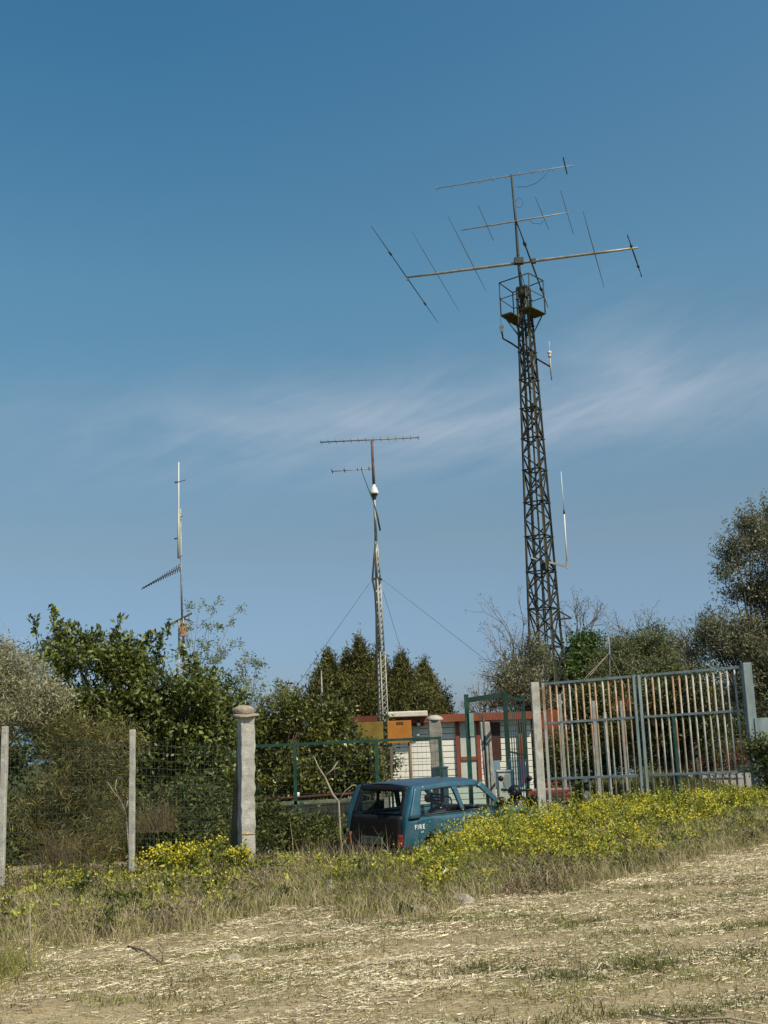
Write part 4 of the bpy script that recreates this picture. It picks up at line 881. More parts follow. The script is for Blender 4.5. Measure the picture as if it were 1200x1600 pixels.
# interior
for y in (-.34, .34):
    b = MB(); b.tube([(1.70,y,.42),(1.25,y,.40)], .20, 10); b.tube([(1.30,y,.45),(1.16,y,.92)], [.21,.17], 10); st_ = CB(b, 'front_seat', M['seat'])
    b = MB()
    for k in range(4): b.tube([(1.13,y-.11,1.0+.05*k),(1.13,y+.11,1.0+.05*k)], .017, 6)
    for k in (-.12, .12): b.tube([(1.13,y+k,.9),(1.13,y+k,1.17)], .02, 6)
    CB(b, 'headrest', M['seat'], st_)
b = MB(); b.tube([(.70,-.55,.52),(.70,.55,.52)], .16, 10); b.tube([(.55,-.55,.74),(.55,.55,.74)], [.14,.14], 10); CB(b, 'rear_seat', M['seat'])
b = MB(); b.box((2.1,-.65,.70), (2.4,.65,.88)); CB(b, 'dashboard', M['black_plastic'], bevel=.04)
b = MB(); torus(b, (0,0,0), .17, .015); 
V = b.v[0]; V2 = np.stack([V[:,1]*.8+V[:,2]*.45+2.0, V[:,0]+.34, V[:,2]*.9+.88], 1); b.v[0] = V2; CB(b, 'steering_wheel', M['black_plastic'])
# badge lettering on the rear wing, right side
def badge(txt, x, z, size):
    c = bpy.data.curves.new('badge', 'FONT'); c.body = txt; c.size = size; c.extrude = .002; c.offset = size*.012; c.space_character = 1.3
    tmp = bpy.data.objects.new('tmp', c); COL.objects.link(tmp); dg = bpy.context.evaluated_depsgraph_get(); me = bpy.data.meshes.new_from_object(tmp.evaluated_get(dg)); bpy.data.objects.remove(tmp)
    me.materials.clear(); me.materials.append(M['badge']); o = bpy.data.objects.new('badge', me); COL.objects.link(o); o.parent = car
    o.location = (x, -float(hw(x+.1, z))-.004, z); o.rotation_euler = (PI/2, 0, 0); o.data.name = 'badge'; return o
badge('FIRE', .20, .69, .100); badge('LX', .34, .63, .04)

# ------------------------------------------------------------------ trees and bushes
def blobpts(blobs, per, sig, K, rg=rng, bias=.45):
    """blobs in pixels (cx,cy,rx,ry,Y,depth) -> clump centres and leaf points"""
    vol = np.array([b[2]*b[3] for b in blobs], float); vol /= vol.sum(); cs = []
    for b, v in zip(blobs, vol):
        n = max(2, int(K*v)); c = at(b[0], b[1], b[4]); s_ = b[4]/F; d = unit(rg.normal(size=(n,3))); r = rg.uniform(0, 1, (n,1))**bias
        cs.append(c+d*r*np.array([b[2]*s_, b[5], b[3]*s_]))
    C = np.concatenate(cs); k = rg.uniform(.35, 1.4, len(C)); n = (per*k).astype(int)+3
    P = np.repeat(C, n, 0)+rg.normal(size=(n.sum(),3))*sig*np.repeat(k, n)[:,None]**.5*np.array([1,1,.85]); return C, P
def limbs(base, C, n, r0, m, parent, fork=.45, name='trunk'):
    b = MB(); base = np.asarray(base, float); cc = C.mean(0); top = lerp(base, cc, fork); top[2] = max(top[2], base[2]+.3)
    b.tube([base-(0,0,.1), lerp(base, top, .5)+rng.normal(0,.05,3), top], [r0*1.2, r0, r0*.8], 8)
    for i in rng.choice(len(C), min(n, len(C)), replace=False):
        e = C[i]; m1_ = lerp(top, e, .4)+rng.normal(0,.12,3); m2_ = lerp(top, e, .75)+rng.normal(0,.1,3); b.tube([top, m1_, m2_, e], [r0*.5, r0*.3, r0*.16, r0*.05], 5, cap=False)
    return b.build(name, m, parent)
def tree(name, label, cat, blobs, base, lm, K, per, sig, Ln, W, n_l=50, r0=.1, bark=M['bark'], group=None, up=.2, extra=None, min_z=None, fork=.45, part='crown', bias=.45):
    """base = (px, Y)"""
    bx_ = at(base[0], 1200, base[1]); g_ = gz(bx_[0], base[1]); e = empty(name, (bx_[0], base[1], g_), label, cat, group)
    C, P = blobpts(blobs, per, sig, K, bias=bias)
    lim = g_+.02; P = P[P[:,2] > lim]; C = C[C[:,2] > lim]
    bg_ = Big().add(leaves(P, Ln, W, up), 0)
    if extra: extra(bg_, C)
    bg_.build(part, lm if isinstance(lm, list) else [lm], e); limbs((bx_[0], base[1], g_), C, n_l, r0, bark, e, fork); return e
def shoots(spec, Y, Ln=.09, W=.04, n=26):
    """upright leafy shoots: list of (x0,y0,x1,y1) pixels"""
    def f(bg_, C):
        for (x0,y0,x1,y1) in spec:
            a, b_ = at(x0,y0,Y), at(x1,y1,Y); t = rng.uniform(0,1,n)[:,None]; P = a*(1-t)+b_*t+rng.normal(0,.035,(n,3)); bg_.add(leaves(P, Ln, W, .5), 0)
            s_ = np.array([.004,0,0]); bg_.add(np.array([[a-s_*2, a+s_*2, b_+s_, b_-s_]]), 0)
    return f
# left: silver olive
tree('olive_tree', 'silvery grey-green olive tree at the left edge behind the wire fence', 'tree', [(5,1060,62,48,16.2,1.0),(-70,1050,90,65,16.2,1.1),(62,1092,38,30,15.8,.7),(20,1120,55,26,15.8,.7)], (-40,16.2), M['olive'], 720, 66, .10, .065, .016, 45, .08, bark=M['pale_bark'], up=.05)
# loquat / citrus
tree('loquat_tree', 'broad dark glossy-leaved tree with upright shoots behind the wire fence', 'tree',
     [(100,1025,45,45,18.6,.8),(165,1035,55,45,18.6,.9),(225,1040,45,40,18.4,.8),(290,1085,60,45,18.2,.8),(340,1130,45,45,18,.8),(200,1110,110,60,18.3,1.0),(240,1180,130,60,18.2,1.0),(320,1220,60,60,18,.8),(110,1120,60,60,18.6,.8)], (200,18.4),
     M['citrus'], 620, 60, .115, .09, .040, 80, .14, up=.35,
     extra=shoots([(90,1010,80,950),(100,1000,82,947),(118,1010,110,970),(128,1005,124,982),(150,1010,143,978),(60,1010,50,962),(175,1010,180,985),(180,1005,189,962),(215,1010,240,990),(225,1010,262,985),(240,1020,270,972),(195,1010,205,985),(290,1040,285,1012),(335,1080,332,1045),(345,1090,360,1065),(380,1120,377,1080),(300,1050,310,1030),(160,1000,155,985),(350,1100,372,1088)], 18.5, .115, .055, 34), bias=.6)
for xx, top, nm, lb in ((300, (340,940), 'fennel_plant', 'tallest wispy yellow-green flowering stem above the dark glossy tree'), (388, (385,1012), 'fennel_plant', 'wispy yellow-green flowering stems rising behind the tall pillar')):
    Y = 19.4; g_ = gz(at(xx,1200,Y)[0], Y); e = empty(nm, (at(xx,1200,Y)[0], Y, g_), lb, 'plant', 'wispy flowering stems behind the left fence')
    b = MB(); bg_ = Big(); rt = at(xx, 1150, Y); b.tube([(rt[0], Y, g_), rt], .02, 5)
    tips = [(xx+dx, y_) for dx, y_ in (((-22,985),(-5,960),(12,940),(38,935),(68,950),(60,1000),(80,1035),(25,1010)) if xx < 350 else ((-20,1040),(-8,1012),(12,1030),(50,1070),(38,1085),(66,1080),(-30,1065)))]
    for (tx_, ty_) in tips:
        st_ = at(xx+(tx_-xx)*.25, 1090 if xx < 350 else 1110, Y); ti = at(tx_, ty_, Y); md = lerp(st_, ti, .5)+rng.normal(0,.05,3); b.tube([rt, st_, md, ti], [.008,.006,.005,.003], 4)
        for t in np.linspace(.25, 1, 7):
            c = lerp(st_, ti, t)+rng.normal(0,.08,3); b.tube([lerp(st_, ti, t-.08), c], .003, 3, cap=False); bg_.add(leaves(c+rng.normal(0,.045,(38,3)), .05, .02, .1), 0)
    b.build('stem', M['twig'], e); bg_.build('leaf_clusters', M['sparse'], e)
# thicket behind the near fence
for (nm, lb, blobs, base, lm, K, per, Ln, W) in (
    ('bush', 'dark fine-leaved bush behind the fence between the two slim posts', [(140,1180,80,70,15.6,.6),(120,1270,90,70,15.4,.6),(60,1300,60,60,15.2,.5),(160,1330,70,40,15.0,.5)], (120,15.4), M['broom'], 430, 62, .11, .011),
    ('bush', 'dark leafy bush behind the fence right of the second slim post', [(270,1280,60,50,15.6,.6),(320,1280,50,60,15.6,.6),(290,1330,80,40,15.2,.5),(235,1330,50,40,15.2,.5)], (290,15.4), M['under'], 260, 60, .07, .028),
    ('bush', 'dark shaded bush at the far left behind the first slim post', [(-40,1290,70,70,15.2,.6),(10,1330,50,45,15,.5),(-100,1230,90,90,15.6,.7),(45,1260,35,40,16,.5)], (-30,15.2), M['under'], 240, 60, .08, .026),
    ('bush', 'low dark green bush under the green rail right of the tall pillar', [(420,1285,30,28,18.2,.4),(450,1300,40,22,17.6,.4),(500,1300,35,18,17.4,.4)], (440,18), M['under'], 120, 60, .07, .028)):
    tree(nm, lb, 'bush', blobs, base, lm, K, per, .11, Ln, W, 30, .03, group='dark bushes behind the left fences', up=.25, part='foliage', fork=.25)
for (x, y, r, Y, lb) in ((240,1245,42,14.7,'dry tan shrub of bare stems right of the second slim fence post'), (100,1330,55,14.2,'tangle of long straw coloured dead stems between the slim posts')):
    c = at(x, y+r, Y); g_ = gz(c[0], Y); e = empty('dry_shrub', (c[0], Y, g_), lb, 'shrub', 'dry shrubs behind the wire fence'); n = 240; s_ = Y/F
    a = rng.uniform(0, 2*PI, n); el = rng.uniform(.1, 1.4, n); ln = rng.uniform(.5, 1.15, n)*r*1.7*s_; base_ = np.stack([c[0]+rng.normal(0,.12,n), Y+rng.normal(0,.1,n), np.full(n, max(g_, c[2]-.1))], 1)
    d = np.stack([np.cos(a)*np.cos(el), np.sin(a)*np.cos(el)*.6, np.sin(el)], 1); mid = base_+d*ln[:,None]*.6; tip = mid+(d+np.array([0,0,-.5])+rng.normal(0,.3,(n,3)))*ln[:,None]*.4
    u = np.array([.0035,0,.001]); Big().add(np.stack([base_-u, base_+u, mid+u*.8, mid-u*.8], 1)).add(np.stack([mid-u*.8, mid+u*.8, tip+u*.3, tip-u*.3], 1)).build('stems', M['under_dry'], e)
o = MB()
for pts in (((168,1222),(176,1235),(188,1250),(196,1268),(198,1285)), ((188,1250),(180,1232),(182,1218)), ((196,1268),(200,1250))): o.tube([at(x,y,14.6) for x,y in pts], [.006]*len(pts), 5)
o.tube([at(198,1284,14.6), at(203,1340,14.6)-(0,0,.1)], .008, 5); tag(o.build('dead_branch', M['pale_bark']), 'bare pale crooked twig behind the fence just left of the second slim post', 'branch')
# dead forked branch near the car
o = MB(); D = 17.2
o.tube([at(x,y,D) for x,y in ((533,1325),(531,1290),(529,1252),(520,1242),(508,1215),(497,1198),(491,1183))], [.02,.018,.017,.022,.016,.012,.007], 6); o.tube([at(x,y,D) for x,y in ((507,1213),(519,1203),(528,1190))], [.016,.012,.007], 5); o.tube([at(x,y,D) for x,y in ((519,1203),(531,1199))], [.008,.005], 5)
o.tube([at(x,y,D) for x,y in ((529,1252),(540,1235),(552,1226))], [.012,.008,.005], 5)
tag(o.build('dead_branch', M['pale_bark']), 'pale dead forked branch standing upright left of the car', 'branch')
# orange trees between pillar and house
def fruit(n, blobs):
    def f(bg_, C):
        c = C[rng.integers(0, len(C), n)]+rng.normal(0,.13,(n,3)); bg_.add(leaves(c, .035, .035, 0), 1)
    return f
for lb, blobs, base in (('dark orange tree dotted with pale blossom just right of the tall pillar', [(430,1150,45,45,21,.7),(455,1105,30,38,21,.6),(415,1205,35,40,20.8,.6),(455,1200,45,50,21,.7)], (445,21)),
                        ('dark orange tree dotted with pale blossom left of the ochre board', [(520,1120,25,35,21.6,.6),(500,1160,40,50,21.4,.7),(545,1190,40,40,21.2,.6),(505,1215,60,30,21.2,.6)], (515,21.4)),
                        ('leafy dark tree in front of the foot of the guyed mast', [(565,1190,20,26,21.4,.5),(560,1215,28,18,21.4,.5)], (580,21.4))):
    tree('orange_tree', lb, 'tree', blobs, base, [M['citrus2'], M['fruit']], 250, 52, .10, .085, .04, 50, .08, group='orange trees behind the green mesh fence', extra=fruit(170, None), up=.3)
b_ = Big(); n = 700; P = at(607,1180,24.8)+np.stack([rng.normal(0,.10,n), rng.normal(0,.08,n), rng.uniform(-.9,.9,n)], 1); b_.add(leaves(P, .07, .045, .1))
P = at(618,1190,24.6)+rng.normal(0,1,(120,3))*np.array([.12,.1,.15]); b_.add(leaves(P, .08, .03, .1)); tag(b_.build('ivy', M['citrus2']), 'ivy climbing around the foot of the guyed mast', 'plant')
# conifers behind the house
CN = [(512,1034,28,'leftmost spiky conifer behind the house'),(543,1038,24,'second spiky conifer from the left behind the house'),(561,1014,26,'tallest slender conifer left of the guyed mast'),(590,1030,30,'conifer directly behind the guyed mast'),(627,1040,34,'full rounded conifer just right of the guyed mast'),(662,1052,26,'rightmost lower conifer behind the cream gutter')]
for i, (x, yt, hwid, lb) in enumerate(CN):
    Y = 36+.7*(i % 2); top = at(x, yt, Y); bt = at(x+5, 1135, Y); g_ = gz(bt[0], Y); e = empty('conifer', (bt[0], Y, g_), lb+', of the dark row', 'tree', 'conifers behind the house')
    Hh = top[2]-g_; P = []; b = MB().tube([(bt[0], Y, g_), (top[0], Y, top[2]-.1)], [.12,.01], 6); R_ = hwid*1.45*Y/F
    nb = 300
    for k in range(nb):
        t = rng.uniform(.12, 1)**.75; zc = g_+Hh*t; rr = R_*.95*min(1, (1-t)*3.4+.04)*rng.uniform(.35,1.15); a = rng.uniform(0, 2*PI); c = np.array([lerp(bt[0],top[0],t)+rr*math.cos(a), Y+rr*math.sin(a), zc]); n = 80
        k2 = min(1, .4+rr*1.2); P.append(c+rng.normal(size=(n,3))*np.array([.11*k2,.11*k2,.22])); 
        if k % 3 == 0: b.tube([(lerp(bt[0],top[0],t*.8), Y, zc-.3), c], [.02,.005], 4, cap=False)
    P = np.concatenate(P); Big().add(leaves(P, .14, .032, .9)).build('crown', M['conifer'], e); b.build('trunk', M['bark'], e)
# right side
tree('green_tree', 'bright green leafy tree rising just right of the tower legs', 'tree', [(902,1035,36,26,37,1.0),(926,1000,14,15,37,.6),(908,1012,20,14,37,.7),(878,1058,30,24,36.5,.9),(935,1045,34,26,37,.9)], (905,37), M['bright'], 170, 62, .2, .13, .07, 40, .12)
tree('hazy_bush', 'dark grey-green bush left of the tower foot', 'tree', [(800,1055,28,28,30,.9),(835,1030,28,32,31,.9),(820,1080,45,30,30,1.0),(780,1090,18,22,29.5,.6)], (815,30), M['olive_dark'], 230, 66, .15, .085, .026, 60, .09)
tree('olive_tree', 'round dusty green olive tree behind the left half of the gate', 'tree', [(970,1025,35,32,35,1.0),(960,1060,50,40,34,1.0),(1000,1010,30,28,35.5,.9)], (970,34.5), M['bushy'], 260, 66, .17, .10, .03, 60, .12, group='olive trees behind the barred gate')
tree('olive_tree', 'round dusty green olive tree behind the right half of the gate', 'tree', [(1035,1015,35,30,35,1.0),(1050,1045,40,30,34,.9),(1020,1070,40,40,34,.9)], (1040,34.5), M['bushy'], 260, 66, .17, .10, .03, 60, .12, group='olive trees behind the barred gate')
for lb, blobs, base in (('dense dark olive filling the space behind the left gate bars', [(928,1095,34,42,28,.8),(912,1140,26,50,28,.7),(885,1185,50,38,27.5,.8),(950,1160,60,50,28,.8)], (915,28)),
                        ('dense dark olive filling the space behind the right gate bars', [(1030,1100,50,45,28.5,.8),(1090,1090,50,50,28,.8),(1020,1150,55,45,28.5,.8),(1100,1140,60,40,28,.8)], (1060,28.3))):
    tree('dark_bush', lb, 'bush', blobs, base, M['under'], 330, 60, .17, .10, .04, 50, .08, group='dark bushes behind the barred gate', part='foliage', fork=.3)
tree('large_olive_tree', 'large dark olive tree filling the right edge above the gate', 'tree',
     [(1190,840,30,40,24,.8),(1150,860,26,26,24,.7),(1168,815,20,22,24,.6),(1135,893,20,16,24,.6),(1215,800,30,35,24.5,.7),(1185,925,42,35,24,1.0),(1110,985,25,28,24,.7),(1140,1000,38,38,23.6,.9),(1095,1010,14,22,24,.5),(1190,1020,60,60,23.6,1.0),(1235,930,50,110,24,1.1),(1180,1090,55,50,23.4,.9),(1240,1100,70,80,23.4,1.0)], (1205,24), M['olive_dark'], 760, 90, .13, .085, .024, 110, .09, up=.0, bias=.75, extra=shoots([(1140,900,1108,880),(1150,860,1118,835),(1150,850,1130,812),(1170,830,1150,790),(1180,820,1172,778),(1195,810,1190,768),(1120,990,1090,960),(1110,1000,1082,985),(1120,980,1105,945),(1140,880,1112,862),(1160,940,1128,925),(1150,960,1118,950)], 24, .08, .022, 60))
tree('red_bush', 'reddish brown bramble bush seen low through the right bars of the gate', 'bush', [(1060,1185,40,20,31,.7),(1110,1185,45,22,31,.7),(1150,1180,30,22,31,.6)], (1105,31), M['redbush'], 170, 60, .14, .08, .03, 30, .04, part='foliage', fork=.3)
tree('roadside_bush', 'dark plants climbing the fence right of the gate post', 'bush', [(1192,1175,22,22,18.6,.3),(1215,1200,30,40,18.4,.4)], (1205,18.5), M['under'], 80, 55, .09, .06, .03, 20, .03, part='foliage', fork=.3)
# bare sparse trees
def bare(x0, y0, Y, tips, lb, lm=M['pale_leaf'], nl=7, r0=.045, sg=.05):
    c = at(x0, y0, Y); g_ = gz(c[0], Y); e = empty('bare_tree', (c[0], Y, g_), lb, 'tree', 'bare twiggy trees around the tower'); nl = max(2, nl//2); b = MB(); b.tube([(c[0], Y, g_), c], [r0*1.6, r0], 6); bg_ = Big(); bg_.add(leaves(c[None], .05, .02), 0)
    s_ = Y/F
    def br(p, d, ln, r, dep):
        if dep == 0:
            bg_.add(leaves(p+rng.normal(0, sg, (nl,3)), .05, .022, 0), 0); return
        q = p+d*ln; b.tube([p, lerp(p, q, .5)+rng.normal(0, ln*.06, 3), q], [r, r*.8, r*.6], 4, cap=False)
        for k in range(3 if dep > 1 else 2):
            dd = d+rng.normal(0, .42, 3); dd[2] += .08; dd /= np.linalg.norm(dd); br(q if k < 2 else lerp(p, q, .55), dd, ln*rng.uniform(.55,.85), r*.58, dep-1)
    for (tx_, ty_) in tips:
        t = at(tx_, ty_, Y)+np.array([0, rng.normal(0,.3), 0]); d = t-c; ln = np.linalg.norm(d); br(c, d/ln, ln*.42, r0*.7, 4)
    b.build('branches', M['twig'], e); bg_.build('leaves', lm, e)
bare(812, 1085, 31.5, [(775,1010),(790,965),(815,930),(835,960),(760,1040),(800,1000)], 'sparse bare tree with tiny pale leaves left of the tower')
bare(900, 1020, 38, [(880,940),(905,925),(930,935),(950,950),(890,980)], 'thin bare treetop right of the tower above the bright green tree')
bare(1010, 1030, 38, [(1000,970),(1025,950),(1040,980),(965,955)], 'low bare treetop above the dusty olives behind the gate', nl=5)
bare(1076, 1070, 30, [(1085,960),(1065,990),(1100,950),(1078,1000)], 'thin bare sapling between the dusty olives and the large dark olive', nl=4, r0=.06)
bare(756, 1150, 33, [(750,1090),(765,1060),(740,1080),(775,1070)], 'small wispy tree behind the green gate', nl=9)
# distant hedge line closing the view
for i, (x, w_, yt, Y) in enumerate(((-60,120,1120,34),(110,110,1100,33),(280,100,1090,33),(420,80,1115,34),(560,70,1130,42),(720,80,1135,44),(860,90,1120,42),(1000,90,1080,42),(1120,90,1060,42),(1240,90,1060,40))):
    lbs = ['far left corner below the olive','left side behind the dark glossy tree','left side behind the second slim post','gap right of the tall pillar','gap behind the conifers','gap behind the house roof','gap behind the tower foot','gap behind the left gate leaf','gap behind the right gate leaf','gap behind the large dark olive']
    tree('far_tree', 'dim background tree closing the '+lbs[i], 'tree', [(x,(yt+1190)/2+10,w_*.55,(1190-yt)/2,Y,1.2),(x+w_*.4,(yt+1200)/2+25,w_*.4,(1190-yt)/2.6,Y,1.2)], (x, Y), M['under'] if i < 5 else M['bushy'], 150, 50, .28, .18, .08, 14, .12, group='background trees beyond the plot', up=.2)

# ------------------------------------------------------------------ field: straw, grass, weeds
def edge_y(x):    # where the mown field ends and the weeds begin
    pts = [atz(*q, 0) for q in ((-120,1500),(0,1478),(150,1462),(300,1452),(450,1412),(560,1440),(620,1436),(720,1412),(820,1398),(950,1372),(1080,1346),(1200,1318),(1330,1292))]
    return np.interp(x, [p_[0] for p_ in pts], [p_[1] for p_ in pts])+.30*vnoise(x, x*.3, .42, 51)+.16*vnoise(x, x*.2, .16, 52)
def inview(n, y0, y1, m=.12):
    y = np.sqrt(rng.uniform(y0**2, y1**2, n)); x = rng.uniform(-.36-m, .36+m, n)*(y+.5)+.0; return x, y
# straw lying on the field
n = 460000; x, y = inview(n, 5.4, 15.5); k = (y < edge_y(x)+.35+rng.normal(0,.25,n)); 
dens = .42+.65*vnoise(x*.7, y*2.0-.6*x, .8, 5)+.45*vnoise(x*.8, y*1.7-.4*x, .27, 6); k &= rng.uniform(0,1,n) < np.clip(dens, .06, 1); x, y = x[k], y[k]; n = len(x)
a = rng.normal(.45, .85, n)+.6*vnoise(x, y, 1.1, 44)+(rng.uniform(0,1,n) < .25)*rng.uniform(0,3.1,n); ln = rng.uniform(.02, .07, n)*(1+(rng.uniform(0,1,n) < .06)*1.3); wd = rng.uniform(.0010, .0022, n)*(.65+y*.06)
P = np.stack([x, y, ground_z(x, y)+rng.uniform(.003, .02, n)+.035*np.clip(dens[k]-.5, 0, 1)*rng.uniform(0,1,n)], 1); d = np.stack([np.cos(a), np.sin(a), rng.normal(0,.13,n)], 1)*ln[:,None]; u = np.stack([-np.sin(a), np.cos(a), rng.normal(0,.6,n)], 1)*wd[:,None]
bow = np.stack([-np.sin(a), np.cos(a), np.zeros(n)], 1)*(rng.normal(0,.12,n)*ln)[:,None]
b_ = Big(); b_.add(np.stack([P-u, P+u, P+d/2+bow+u, P+d/2+bow-u], 1)).add(np.stack([P+d/2+bow-u, P+d/2+bow+u, P+d+u, P+d-u], 1)); tag(b_.build('mown_straw', M['straw']), 'pale mown straw scattered over the near field', 'straw', kind='stuff')
# short green grass in patches
n = 170000; x, y = inview(n, 5.4, 15.5); k = (y < edge_y(x)+.4); g1_ = vnoise(x*.6, y*1.9-.35*x, .9, 11)+.7*vnoise(x*.7, y*2, .35, 12)+.35*vnoise(x, y*1.5, .12, 13)
k &= (g1_ > .50+rng.normal(0,.22,n)); x, y = x[k], y[k]
b_ = Big(); b_.add(blades(np.stack([x, y, ground_z(x, y)], 1), .055, .0045, .9), 0)
for (qx, qy, rx_, ry_, nn) in ((1080,1500,.75,.16,5200),(1000,1512,.4,.08,1800),(1110,1455,.8,.10,3200),(975,1390,.8,.09,2600),(890,1530,.3,.10,1800),(1150,1580,.5,.16,3600),(760,1515,.28,.12,2200),(640,1445,.6,.14,5200),(470,1480,.35,.10,1500),(940,1440,.5,.06,1500),(420,1530,.4,.08,900),(180,1570,.35,.08,900),(860,1590,.4,.10,1500),(1180,1400,.5,.10,2400)):
    q = atz(qx, qy, 0); xx = q[0]+rng.normal(0, rx_, nn); yy = q[1]+rng.normal(0, ry_, nn)+.12*(xx-q[0]); kk_ = rng.uniform(0,1,nn) < .20+.45*vnoise(xx, yy*1.6, .22, 61); xx, yy = xx[kk_], yy[kk_]; b_.add(blades(np.stack([xx, yy, ground_z(xx, yy)], 1), .055, .0055, .9), 1)
n = 70000; x, y = inview(n, 5.4, 15.5); k = (y < edge_y(x)+.4); x, y = x[k], y[k]; b_.add(blades(np.stack([x, y, ground_z(x, y)], 1), .032, .004, 1.2), 0)
tag(b_.build('short_grass', [M['grassg'], M['weed_dark']]), 'short green grass patches in the mown field', 'grass', kind='stuff')
# tall tufts at the left edge and the weed margin
def region(n, fa, fb, x0, x1):
    x = rng.uniform(x0, x1, n); t = rng.uniform(0, 1, n); y = fa(x)+(fb(x)-fa(x))*t; return x, y, t
def cap(x, y, h):      # vegetation stays trodden low in front of and under the left fence
    yf = np.interp(x, [-6,-4.33,-3.15,-1.84,-1.3], [11.6,12.42,13.43,13.69,14.0])
    c = np.where(x < -1.45, np.where(y < yf+.05, .02+.105*np.clip(yf-y, 0, 9), .10), 9.)
    return np.minimum(h, c*rng.uniform(.7, 1.3, len(x)))
far_y = lambda x: np.interp(x, [-6,-3,-1.7,-1.2,-.3,.8,2.0,3.5,5,7], [13.0,13.8,14.0,15.6,16.2,15.6,16.4,18.6,19.6,19.2])
b_ = Big(); n = 26000; x = rng.uniform(3.2, 11, n); y = rng.uniform(20.2, 33, n); k = ~((x > 8.4)&(x < 14)&(y > 21.5)); x, y = x[k], y[k]; b_.add(blades(np.stack([x, y, ground_z(x, y)], 1), .22, .012, .5), 0)
n = 62000; x, y, t = region(n, lambda x: edge_y(x)-.15, far_y, -5.8, 7.4); P = np.stack([x, y, ground_z(x, y)], 1)
hh = .16+.10*vnoise(x, y, .9, 21)+.08*rng.uniform(0,1,n); hh *= np.clip(.45+t*2.2, .4, 1.0)*np.interp(x, [-6,-1.8,-1.2,.2,1,7], [.42,.42,.95,1.0,.9,.75])*(1-.45*t*(x < -1.3))*(1+.35*vnoise(x, y, .35, 22)); b_.add(blades(P, cap(x, y, np.clip(hh, .05, .5)), .0058, .5), 0)
# dry fraction
n = 60000; x, y, t = region(n, lambda x: edge_y(x)-.25, far_y, -5.8, 7.4); P = np.stack([x, y, ground_z(x, y)], 1); b_.add(blades(P, cap(x, y, .17*rng.uniform(.5,1.5,n)), .0048, .7), 1)
n = 1100; x = rng.normal(-3.05, .20, n); y = rng.normal(8.2, .30, n)*(1+.04*vnoise(x, x, .1, 3)); k = y > 7; x, y = x[k], y[k]; b_.add(blades(np.stack([x, y, ground_z(x,y)], 1), .17, .006, .7), 0)
n = 1500; x = rng.uniform(-1.2,.75, n); y = rng.normal(15.3, .4, n); b_.add(blades(np.stack([x, y, ground_z(x,y)], 1), .42, .006, .35), 0); n = 500; x = rng.normal(-.45, .38, n); y = rng.normal(14.9, .5, n); b_.add(blades(np.stack([x, y, ground_z(x,y)], 1), .62, .0055, .30), 1)
n = 380; x = rng.normal(-.75, .3, n); y = rng.normal(14.7, .5, n); b_.add(blades(np.stack([x, y, ground_z(x,y)], 1), .5, .005, .35), 1)
tag(b_.build('tall_grass', [M['grassg'], M['grassd']]), 'tall green and dry grass along the edge of the field', 'grass', kind='stuff')
# weeds with yellow flowers
def plants(b_, x, y, hgt, nf, nlf, fl=.022, cl=.09):
    n = len(x); g_ = ground_z(x, y); a = rng.uniform(0, 2*PI, n); lean = rng.uniform(0,.28,n)
    base = np.stack([x, y, g_], 1); top = base+np.stack([np.cos(a)*lean*hgt, np.sin(a)*lean*hgt, hgt], 1); u = np.array([.0035,0,0]); b_.add(np.stack([base-u, base+u, top+u*.5, top-u*.5], 1), 0)
    # side stems
    for s_ in range(4):
        t = rng.uniform(.3,.75,n)[:,None]; p = base*(1-t)+top*t; a2 = rng.uniform(0,2*PI,n); q = p+np.stack([np.cos(a2)*.34, np.sin(a2)*.34, np.full(n,.55)], 1)*(hgt*(1.12-t[:,0]))[:,None]; b_.add(np.stack([p-u*.7, p+u*.7, q+u*.3, q-u*.3], 1), 0)
        k = nf//5; pts = np.repeat(q, k, 0)+rng.normal(0, 1, (n*k,3))*np.array([cl*.5, cl*.5, cl*.45]); b_.add(leaves(pts, fl, fl*.9, .3), 1)
        tl_ = nlf//5; tt = rng.uniform(0,1,(n*tl_,1)); pts = np.repeat(p, tl_, 0)*(1-tt)+np.repeat(q, tl_, 0)*tt; b_.add(leaves(pts, .055, .020, .2), 0)
    k = nf//5+2; pts = np.repeat(top, k, 0)+rng.normal(0, 1, (n*k,3))*np.array([cl*.5, cl*.5, cl*.6]); b_.add(leaves(pts, fl, fl*.9, .3), 1)
    k = nlf; tt = rng.uniform(0,1,(n*k,1))**1.4; pts = np.repeat(base, k, 0)*(1-tt)+np.repeat(top, k, 0)*tt+rng.normal(0,.035,(n*k,3)); b_.add(leaves(pts, .075, .026, .3), 0)
def pxof(x, y): return 600+F*x/(y*.985)
b_ = Big()
# right bank, dense yellow
n = 2300; x, y, t = region(n, lambda x: edge_y(x)+.5, far_y, .12, 7.4); k = rng.uniform(0,1,n) < np.clip(.05+1.15*t+1.1*vnoise(x, y, .5, 31), .02, 1); x, y, t = x[k], y[k], t[k]
crest = np.interp(x, [.3,.6,.9,1.6,2.2,3,4,5,7], [.40,.48,.50,.50,.46,.36,.34,.38,.36]); hh = crest*rng.uniform(.45,1.2,len(x))*(.55+.45*t)*(1+.36*vnoise(x, y, .45, 36)+.22*vnoise(x, y, .2, 37)); k = rng.uniform(0,1,len(x)) < .62; plants(b_, x[k], y[k], hh[k], 40, 16, .021, .085); plants(b_, x[~k], y[~k], hh[~k]*1.15, 9, 34, .018, .11)
